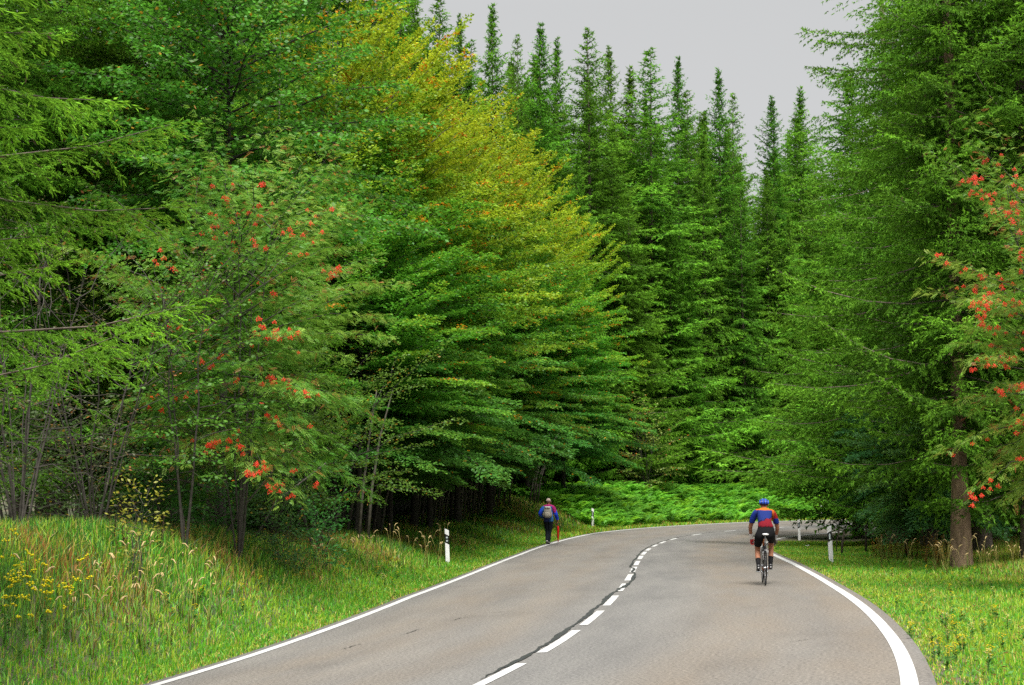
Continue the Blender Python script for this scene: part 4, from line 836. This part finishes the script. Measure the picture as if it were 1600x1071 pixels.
x, y, z = on_ray(1260, 857); mb = MB(); mb.box((0, 0, .1), (.07, .05, .012), (.75, .75, .72), .3); mb.box((.05, .02, .12), (.03, .03, .008), (.75, .75, .72), .8); tag(mb.build('litter', M_COL, loc=(x, y, z)), 'scrap of white litter in the grass left of the near right marker post', 'litter')

# ------------------------------------------------------------ people
def skin_mesh(name, J, E, mat, sub=3):
    """J: list of (x,y,z,r or (rx,ry)); E: edges"""
    me = bpy.data.meshes.new(name); me.from_pydata([j[:3] for j in J], E, []); ob = bpy.data.objects.new(name, me); COL.objects.link(ob)
    ob.modifiers.new('skin', 'SKIN')
    for i, j in enumerate(J):
        r = j[3]; me.skin_vertices[0].data[i].radius = r if hasattr(r, '__len__') else (r, r)
    me.skin_vertices[0].data[0].use_root = True
    ss = ob.modifiers.new('sub', 'SUBSURF'); ss.levels = sub; ss.render_levels = sub
    dg = bpy.context.evaluated_depsgraph_get(); dg.update(); r = bpy.data.meshes.new_from_object(ob.evaluated_get(dg)); r.name = name
    bpy.data.objects.remove(ob); r.materials.clear(); r.materials.append(mat)
    r.polygons.foreach_set('use_smooth', np.ones(len(r.polygons), bool)); return r
def bones_of(P, J, E):
    A = np.array([J[a][:3] for a, b in E]); B = np.array([J[b][:3] for a, b in E]) - A
    q = P[:, None] - A[None]; t = np.clip((q * B).sum(2) / ((B ** 2).sum(1) + 1e-9), 0, 1); d = np.linalg.norm(q - t[..., None] * B, axis=2)
    rad = np.array([np.mean(J[a][3]) for a, b in E]); i = (d - rad * .8).argmin(1); k = np.arange(len(P)); return i, t[k, i]
def set_col(me, cols):
    a = me.attributes.get('col') or me.attributes.new('col', 'FLOAT_COLOR', 'FACE'); a.data.foreach_set('color', np.concatenate([cols, np.ones((len(cols), 1))], 1).astype(np.float32).ravel())
def garment(name, me, J, E, sel, off, colf, mat, parent):
    n = len(me.vertices); co = np.empty(n * 3); me.vertices.foreach_get('co', co); co = co.reshape(-1, 3); no = np.array([v.normal for v in me.vertices])
    fc = np.array([p.center for p in me.polygons]); bi, bt = bones_of(fc, J, E); keep = [i for i in range(len(fc)) if sel(bi[i], bt[i], fc[i])]
    used = sorted({v for i in keep for v in me.polygons[i].vertices}); mp = {v: k for k, v in enumerate(used)}
    g = bpy.data.meshes.new(name); g.from_pydata([tuple(co[v] + no[v] * off) for v in used], [], [[mp[v] for v in me.polygons[i].vertices] for i in keep])
    set_col(g, np.array([colf(fc[i], bi[i], bt[i]) for i in keep])); g.materials.append(mat); g.polygons.foreach_set('use_smooth', np.ones(len(keep), bool)); g.update()
    o = link(name, g, parent); so = o.modifiers.new('thick', 'SOLIDIFY'); so.thickness = off * .7; so.offset = -1; return o
def hand(mb, w, d, up, sgn, curl, col, sc=1.0):
    """palm and five bent fingers from wrist w along d, palm normal up"""
    w = np.array(w, float); d = nrm(np.array(d, float)); up = nrm(np.array(up, float)); s = np.cross(d, up)
    mb.tube([w, w + d * .035 * sc, w + d * .085 * sc], [.024 * sc, .034 * sc, .036 * sc], 8, col, flat=.5)
    for k in range(4):
        b = w + d * .08 * sc + s * (.027 - k * .018) * sc; L = (.07, .078, .072, .058)[k] * sc; pts = [b]; dd = d.copy()
        for q in range(3):
            a = curl * (.5 + .5 * q); dd = nrm(dd * cos(a) - up * sin(a)); pts.append(pts[-1] + dd * L / 3)
        mb.tube(pts, [.0095 * sc, .009 * sc, .008 * sc, .006 * sc], 6, col)
    b = w + d * .03 * sc + s * .03 * sc; mb.tube([b, b + (s * .6 + d * .7) * .035 * sc, b + (s * .4 + d * .8 - up * .4) * .062 * sc], [.012 * sc, .011 * sc, .008 * sc], 6, col)
SKIN = (.30, .13, .075)
M_SKIN = simple('skin', SKIN, .5, noise=.08, scale=12)
def head_bits(root, hc, fwd, r, hair=None, ears=True):
    hc = np.array(hc, float); f = nrm(np.array(fwd, float)); s = np.cross(f, Z); s = nrm(s); u = np.cross(s, f)
    if ears:
        for q in (-1, 1):
            mb = MB(); c = hc + s * q * r * .95 - u * .005; mb.ball(c, (.012, .022, .032), 8, 6); mb.build('ear', M_SKIN, root)
    mb = MB(); n0 = hc + f * r * 1.02 - u * .01; mb.tube([n0 + u * .03 - f * .015, n0 + f * .014 - u * .004, n0 - u * .014], [.006, .012, .008], 6); mb.build('nose', M_SKIN, root)
    for q in (-1, 1):
        mb = MB(); mb.ball(hc + f * r * .93 + s * q * .03 + u * .018, .010, 8, 6, (.7, .7, .7)); mb.ball(hc + f * (r * .93 + .006) + s * q * .03 + u * .018, .005, 6, 4, (.03, .02, .02)); mb.build('eye', M_GLOSS, root)
    mb = MB(); c = hc + f * r * .92 - u * .045; mb.tube([c - s * .022, c + f * .006, c + s * .022], [.003, .006, .003], 6, (.35, .1, .09)); mb.build('mouth', M_COL, root)

# ---- cyclist and bicycle
cx, cy, cz = on_ray(1192, 914, .12)
s_, d_ = near(cx, cy); HD = float(np.interp(s_[0], CS, CT)) - .01
cz = float(road_pt(s_[0], d_[0])[2]) + .004
bike = bpy.data.objects.new('bicycle', None); COL.objects.link(bike); bike.location = (cx, cy, cz)
bike.rotation_euler = (0, R_(1.5), -HD); tag(bike, 'racing bicycle with black and orange frame ridden along the right lane', 'bicycle')
rider = bpy.data.objects.new('person', None); COL.objects.link(rider); rider.location = (cx, cy, cz); rider.rotation_euler = (0, R_(1.5), -HD)
tag(rider, 'person cycling away in blue helmet, orange, blue and red jersey and black shorts', 'person')
RH, FH, BB = (0, -.42, .34), (0, .57, .34), (0, 0, .27)
BLK, ORG, WHT = (.008, .008, .009), (.40, .09, .01), (.30, .30, .31)
def wheel(h):
    t_ = MB(); t_.torus(h, .326, .0125, 40, 8, (.02, .02, .02)); w = t_.build('wheel', M_RUBBER, bike)
    r = MB(); r.torus(h, .306, .010, 40, 6, (.06, .06, .065), .9); r.build('rim', M_GLOSS, w)
    sp_ = MB()
    for k in range(20):
        a = k * pi / 10; x = .028 * (1 if k % 2 else -1); sp_.tube([(x, h[1] + .02 * cos(a + .6), h[2] + .02 * sin(a + .6)), (0, h[1] + .30 * cos(a), h[2] + .30 * sin(a))], .0012, 3)
    sp_.tube([(-.045, h[1], h[2]), (-.02, h[1], h[2]), (.02, h[1], h[2]), (.045, h[1], h[2])], [.014, .02, .02, .014], 8); sp_.build('spokes', M_METAL, w)
wheel(RH); wheel(FH)
mb = MB(); ST_ = (0, -.16, .80); HT = (0, .41, .87); HB = (0, .45, .74)
mb.tube([BB, ST_], .017, 8, BLK); mb.tube([(0, -.15, .77), HT], .017, 8, ORG); mb.tube([BB, HB], .021, 8, BLK); mb.tube([HB, HT], .021, 8, ORG)
for q in (-1, 1):
    mb.tube([(q * .02, 0, .27), (q * .06, -.41, .34)], .010, 6, ORG); mb.tube([(q * .012, -.15, .76), (q * .055, -.25, .62), (q * .06, -.42, .34)], .006, 6, BLK)
    mb.tube([(q * .03, .46, .72), (q * .05, .50, .55), (q * .05, .57, .34)], [.013, .012, .009], 6, WHT)
mb.tube([(-.04, 0, .27), (.04, 0, .27)], .024, 10, BLK); mb.build('frame', M_GLOSS, bike)
mb = MB(); mb.tube([ST_, (0, -.185, .95)], .0135, 8, WHT); mb.build('seat_post', M_GLOSS, bike)
mb = MB(); mb.tube([(0, -.31, .985), (0, -.27, .985), (0, -.18, .985), (0, -.08, .98), (0, -.03, .975)], [.045, .07, .055, .022, .014], 10, (.55, .55, .56), flat=.32); mb.build('saddle', M_GLOSS, bike)
mb = MB(); mb.tube([HT, (0, .405, .91), (0, .48, .93)], .015, 8, BLK)
for q in (-1, 1): mb.tube([(0, .48, .93), (q * .2, .49, .93), (q * .21, .55, .93), (q * .215, .60, .90), (q * .215, .61, .84), (q * .215, .56, .80), (q * .215, .49, .79)], .012, 8, BLK)
mb.build('handlebar', M_GLOSS, bike)
for q in (-1, 1):
    mb = MB(); mb.tube([(q * .212, .58, .93), (q * .212, .63, .96), (q * .212, .64, .91), (q * .214, .62, .81), (q * .216, .61, .76)], [.014, .014, .008, .006, .006], 6, BLK); mb.build('brake_lever', M_GLOSS, bike)
mb = MB(); mb.torus((.045, 0, .27), .09, .004, 24, 4, BLK)
for k in range(5): a = k * 1.257; mb.tube([(.045, 0, .27), (.045, .09 * cos(a), .27 + .09 * sin(a))], .006, 4)
mb.tube([(.065, 0, .27), (.07, .168, .29)], .010, 6); mb.tube([(-.065, 0, .27), (-.07, -.168, .25)], .010, 6); mb.build('crank', M_METAL, bike)
for c in ((.125, .17, .29), (-.125, -.17, .25)): mb = MB(); mb.box(c, (.05, .03, .008)); mb.build('pedal', M_METAL, bike)
mb = MB(); mb.torus((.035, -.42, .34), .04, .006, 16, 4)
for z in (.27, .19): mb.torus((.04, -.40 - (z - .27) * .3, z), .02, .005, 12, 4)
mb.tube([(.04, -.42, .33), (.045, -.40, .27), (.045, -.38, .19)], .008, 5); mb.build('derailleur', M_METAL, bike)
mb = MB()
for z0, z1 in ((.36, .38), (.18, .165)): mb.tube([(.04, 0, z0), (.04, -.40, z1)], .003, 4, (.1, .1, .1))
mb.build('chain', M_METAL, bike)
mb = MB(); mb.box((0, -.20, .66), (.012, .012, .03), WHT); mb.tube([(.0, .17, .47), (.0, .24, .60), (0, .25, .64)], [.036, .036, .02], 10, (.7, .7, .72)); mb.build('water_bottle', M_GLOSS, bike)
mb = MB()
for q in (-1, 1): mb.tube([(q * .03, -.31, .60), (q * .018, -.33, .66), (0, -.30, .70)], .006, 5, BLK)
mb.build('rear_brake', M_GLOSS, bike)
J = [(0, -.16, 1.06, (.135, .115)), (0, -.04, 1.20, (.125, .10)), (0, .13, 1.34, (.15, .105)), (0, .25, 1.42, (.12, .08)), (0, .33, 1.46, .055), (0, .385, 1.52, .062), (0, .415, 1.57, .085), (0, .41, 1.63, .06),
     (-.17, .25, 1.40, .065), (-.235, .30, 1.24, .05), (-.27, .36, 1.10, .042), (-.25, .47, .95, .032), (-.228, .53, .87, .028),
     (.17, .25, 1.40, .065), (.235, .30, 1.24, .05), (.27, .36, 1.10, .042), (.25, .47, .95, .032), (.228, .53, .87, .028),
     (-.10, -.12, .98, .098), (-.125, .04, .81, .075), (-.13, .13, .68, .056), (-.13, .0, .55, .056), (-.125, -.19, .37, .034),
     (.10, -.10, .99, .098), (.135, .10, .89, .075), (.14, .25, .80, .056), (.135, .20, .62, .056), (.125, .09, .38, .034)]
E_ = [(0, 1), (1, 2), (2, 3), (3, 4), (4, 5), (5, 6), (6, 7), (3, 8), (8, 9), (9, 10), (10, 11), (11, 12), (3, 13), (13, 14), (14, 15), (15, 16), (16, 17), (0, 18), (18, 19), (19, 20), (20, 21), (21, 22), (0, 23), (23, 24), (24, 25), (25, 26), (26, 27)]
bm_ = skin_mesh('body', J, E_, M_SKIN); link('body', bm_, rider)
def jcol(c, b, t):
    x, y, z = c
    if abs(x) > .185: return (.008, .022, .17) if z < 1.30 else ((.20, .008, .008) if x > 0 else (.008, .022, .17))
    if z > 1.445: return (.36, .095, .008)
    if abs(x) > .145 and z > 1.24: return (.32, .07, .008) if x > 0 else (.01, .02, .12)
    edge = 1.235 + x * .4 + .012 * sin(x * 60)
    return (.007, .018, .11) if z > edge + .04 else (.006, .006, .03) if z > edge + .02 else (.14, .005, .012)
TORSO = {0, 1, 2, 3}
garment('jersey', bm_, J, E_, lambda b, t, c: (b in TORSO and c[2] > 1.13 and not (b == 3 and t > .7)) or b in (7, 12) or (b in (8, 13)), .013, jcol, M_CLOTH, rider)
garment('shorts', bm_, J, E_, lambda b, t, c: (b == 0 and c[2] <= 1.16) or b in (17, 22, 18, 23) or (b in (19, 24) and t < .25), .010, lambda c, b, t: (.006, .006, .007), M_CLOTH, rider)
for b_ in (21, 26): garment('sock', bm_, J, E_, lambda b, t, c: b == b_ and t > .35, .007, lambda c, b, t: (.007, .007, .008), M_CLOTH, rider)
for (ax, ay, az_, py) in ((-.125, -.19, .37, -.17), (.125, .09, .38, .17)):
    mb = MB(); z = .30 if py > 0 else .262; mb.tube([(ax, ay - .05, az_ - .045), (ax, ay - .01, az_ - .055), (ax, ay + .07, z + .02), (ax, ay + .15, z + .015), (ax, ay + .19, z + .015)], [.028, .042, .04, .042, .018], 8, (.02, .02, .022), flat=.75); mb.tube([(ax, ay - .02, az_ + .02), (ax, ay - .01, az_ - .05)], [.042, .04], 8, (.02, .02, .022))
    mb.tube([(ax, ay - .065, az_ - .05), (ax, ay - .068, az_ - .03)], .012, 6, (.6, .6, .6)); mb.build('shoe', M_GLOSS, rider)
for q in (-1, 1):
    mb = MB(); c0 = (.75, .72, .72) if q < 0 else (.45, .45, .48)
    mb.tube([(q * .255, .44, .99), (q * .245, .48, .94), (q * .23, .525, .88)], [.040, .038, .034], 8, c0, cap=False)
    hand(mb, (q * .23, .525, .88), (-q * .05, .55, -.85), (q * .3, .85, .5), q, .75, (.6, .05, .06) if q < 0 else (.12, .10, .09)); mb.build('glove', M_CLOTH, rider)
# helmet: shell with raised ribs and dark vents
mb = MB(); hc = np.array((0, .415, 1.60))
for k in range(7):
    x = (k - 3) * .026; w = math.sqrt(max(0, 1 - (x / .098) ** 2)); pts = []
    for a in np.linspace(-.25, pi + .15, 11): pts.append((x * (1 + .06 * sin(a)), hc[1] - cos(a) * .128 * w * -1 * -1, hc[2] - .01 + sin(a) * .088 * w))
    mb.tube(pts, .0135, 6, (.01, .06, .38) if k % 2 == 0 else (.005, .02, .14))
for a in (.9, 1.6, 2.3): mb.tube([(xx, hc[1] - cos(a) * .12 * math.sqrt(1 - (xx / .105) ** 2), hc[2] - .012 + sin(a) * .085 * math.sqrt(1 - (xx / .105) ** 2)) for xx in np.linspace(-.08, .08, 7)], .011, 6, (.015, .11, .42))
mb.build('helmet', M_GLOSS, rider)
mb = MB(); mb.ball(tuple(hc + np.array((0, 0, -.01))), (.083, .108, .078), 12, 8, (.015, .015, .02)); mb.build('helmet_liner', M_RUBBER, rider)
mb = MB(); mb.ball((0, .375, 1.535), (.06, .03, .03), 8, 6, (.5, .3, .1)); mb.build('hair', M_CLOTH, rider)
head_bits(rider, (0, .41, 1.57), (0, 1, -.1), .085)

# ---- walker
wx, wy, wz = on_ray(857, 851, .12)
s_, d_ = near(wx, wy); HD = float(np.interp(s_[0], CS, CT)); wz = float(road_pt(s_[0], d_[0])[2]) + .008
wk = bpy.data.objects.new('person', None); COL.objects.link(wk); wk.location = (wx, wy, wz); wk.rotation_euler = (0, 0, -HD); wk.scale = (1, 1, 1)
tag(wk, 'grey haired person walking on the left edge line in a blue and pink jacket', 'person')
J = [(0, 0, .95, (.145, .11)), (0, .0, 1.12, (.145, .11)), (0, .02, 1.30, (.165, .115)), (0, .03, 1.42, (.12, .08)), (0, .035, 1.50, .052), (0, .05, 1.55, .062), (0, .06, 1.62, .083), (0, .055, 1.68, .062),
     (-.17, .02, 1.40, .065), (-.27, -.05, 1.26, .055), (-.33, -.06, 1.14, .048), (-.26, .08, 1.04, .038), (-.20, .15, 1.0, .03),
     (.17, .02, 1.40, .065), (.245, .0, 1.26, .055), (.285, .0, 1.13, .048), (.32, .08, .98, .036), (.335, .11, .89, .028),
     (-.085, 0, .88, .10), (-.07, .04, .66, .08), (-.055, .05, .48, .06), (-.05, -.04, .28, .055), (-.05, -.12, .10, .038),
     (.085, 0, .88, .10), (.06, .03, .66, .08), (.035, .05, .48, .06), (.02, .02, .28, .055), (.01, .0, .08, .038)]
bm_ = skin_mesh('body', J, E_, M_SKIN); link('body', bm_, wk)
def wcol(c, b, t):
    x, y, z = c
    if z > 1.43 or (x > .13 and z > 1.20 and x < .28): return (.22, .01, .09)
    if abs(x) < .2 and z < 1.1 and x < .05: return (.03, .04, .14)
    if z < 1.1 and x < .2: return (.03, .11, .28)
    return (.02, .09, .30) if (abs(x) < .24 and z > 1.2) else (.012, .045, .45)
garment('jacket', bm_, J, E_, lambda b, t, c: (b in (0, 1, 2) or (b == 3 and t < .9)) and c[2] > .84 or b in range(7, 17) and not (b in (11, 16) and t > .5) or (b in (17, 22) and c[2] > .86), .028, wcol, M_CLOTH, wk)
garment('trousers', bm_, J, E_, lambda b, t, c: b in range(17, 27) or (b == 0 and c[2] < .95), .020, lambda c, b, t: (.009, .012, .017), M_CLOTH, wk)
for (x0, y0, z0, a) in ((-.05, -.12, .06, -.5), (.01, .0, .04, 0)):
    mb = MB(); mb.tube([(x0, y0 - .05, z0 + (.05 if a else 0)), (x0, y0, z0), (x0, y0 + .10, z0 - .01), (x0, y0 + .17, z0 - .01 - (.02 if a else 0))], [.03, .045, .045, .025], 8, (.03, .028, .028), flat=.8); mb.tube([(x0, y0 - .01, z0 + .09), (x0, y0, z0)], [.045, .04], 8, (.35, .33, .32)); mb.build('shoe', M_COL, wk)
mb = MB(); hc = (0, .05, 1.655); mb.ball((0, .035, 1.66), (.092, .10, .085), 12, 8, (.30, .24, .20)); rs = np.random.RandomState(4)
for k in range(60):
    a, b = rs.uniform(0, 6.28), rs.uniform(-.2, 1.4); p = np.array((.09 * cos(a) * cos(b), .035 + .1 * sin(a) * cos(b), 1.66 + .085 * sin(b)))
    if p[1] > .09 and p[2] < 1.68: continue
    mb.tube([p * 1.0, p + np.array((rs.normal(0, .01), -.012, -.018))], [.010, .003], 4, (.42, .36, .33) if k % 3 else (.18, .12, .09))
mb.build('hair', M_CLOTH, wk); head_bits(wk, (0, .06, 1.62), (0, 1, 0), .085)
mb = MB(); hand(mb, (.335, .115, .885), (.02, .35, -.9), (1, 0, 0), 1, .7, SKIN); hand(mb, (-.20, .15, 1.0), (.6, .7, -.3), (0, .7, .6), -1, .4, SKIN); mb.build('hands', M_COL, wk)
# backpack
bp_ = bpy.data.objects.new('backpack', None); COL.objects.link(bp_); bp_.location = (wx, wy, wz); bp_.rotation_euler = (0, 0, -HD); tag(bp_, 'grey beige backpack on the back of the walking person', 'backpack')
def rbox(mb, c, h, col, n=10, p=4.0, m=8):
    vs_ = []; 
    for i in range(m + 1):
        a = -pi / 2 + pi * i / m; ca = abs(cos(a)) ** (2 / p); sa = math.copysign(abs(sin(a)) ** (2 / p), a)
        for k in range(n * 2):
            t = pi * k / n; vs_.append((c[0] + h[0] * ca * math.copysign(abs(cos(t)) ** (2 / p), cos(t)), c[1] + h[1] * ca * math.copysign(abs(sin(t)) ** (2 / p), sin(t)), c[2] + h[2] * sa))
    w = n * 2; mb.add(vs_, [(i * w + k, i * w + (k + 1) % w, (i + 1) * w + (k + 1) % w, (i + 1) * w + k) for i in range(m) for k in range(w)], col)
mb = MB(); rbox(mb, (-.01, -.20, 1.21), (.145, .085, .215), (.30, .28, .24)); mb.build('pack_body', M_CLOTH, bp_)
mb = MB(); rbox(mb, (-.01, -.275, 1.13), (.10, .035, .09), (.36, .33, .27)); mb.build('front_pocket', M_CLOTH, bp_)
mb = MB(); rbox(mb, (-.01, -.215, 1.40), (.12, .085, .04), (.42, .43, .42)); mb.build('top_flap', M_CLOTH, bp_)
for q in (-1, 1):
    mb = MB(); mb.tube([(q * .09, -.13, 1.40), (q * .105, -.02, 1.485), (q * .115, .10, 1.45), (q * .13, .155, 1.30), (q * .14, .10, 1.15), (q * .13, -.13, 1.08)], .018, 6, (.03, .03, .035), flat=.4); mb.build('strap', M_CLOTH, bp_)
    mb = MB(); rbox(mb, (q * .145 - .01, -.20, 1.13), (.03, .05, .09), (.26, .25, .22)); mb.build('side_pocket', M_CLOTH, bp_)
# umbrella
um = bpy.data.objects.new('umbrella', None); COL.objects.link(um); um.location = (wx, wy, wz); um.rotation_euler = (0, 0, -HD); tag(um, 'closed red umbrella held like a stick by the walking person', 'umbrella')
B0 = np.array((.345, .18, .0)); B1 = np.array((.345, .15, .93)); LP = lambda t: B0 * (1 - t) + B1 * t
mb = MB(); mb.tube([LP(0), LP(.12)], .008, 6, (.1, .1, .1)); mb.tube([LP(.7), LP(1)], .006, 6, (.1, .1, .1)); mb.build('shaft', M_METAL, um)
mb = MB(); n = 8; fr = [(.08, .012), (.12, .022), (.3, .036), (.5, .045), (.66, .052), (.70, .042), (.74, .020), (.76, .012)]; vs_ = []
for t, r in fr:
    for k in range(16): a = k * pi / 8 + t * 1.5; rr_ = r * (1 if k % 2 else .7); vs_.append(LP(t) + np.array((rr_ * cos(a), rr_ * sin(a), 0)))
mb.add(vs_, [(i * 16 + k, i * 16 + (k + 1) % 16, (i + 1) * 16 + (k + 1) % 16, (i + 1) * 16 + k) for i in range(len(fr) - 1) for k in range(16)], (.42, .012, .01)); mb.build('canopy', M_CLOTH, um)
mb = MB(); h0 = LP(1); mb.tube([h0 - np.array((0, 0, .03)), h0 + np.array((0, 0, .03)), h0 + np.array((0, -.03, .06)), h0 + np.array((0, -.07, .05)), h0 + np.array((0, -.08, .01))], .011, 8, (.08, .04, .02)); mb.build('handle', M_GLOSS, um)
tris = {}
for o in bpy.data.objects:
    if o.type == 'MESH' and o.data.name not in tris: tris[o.data.name] = sum(len(p.vertices) - 2 for p in o.data.polygons) if len(o.data.polygons) < 3000 else int(len(o.data.loops) - 2 * len(o.data.polygons))
print('TRIS', sum(tris.values()), sorted(tris.items(), key=lambda x: -x[1])[:16], 'OBJ', len(bpy.data.objects))
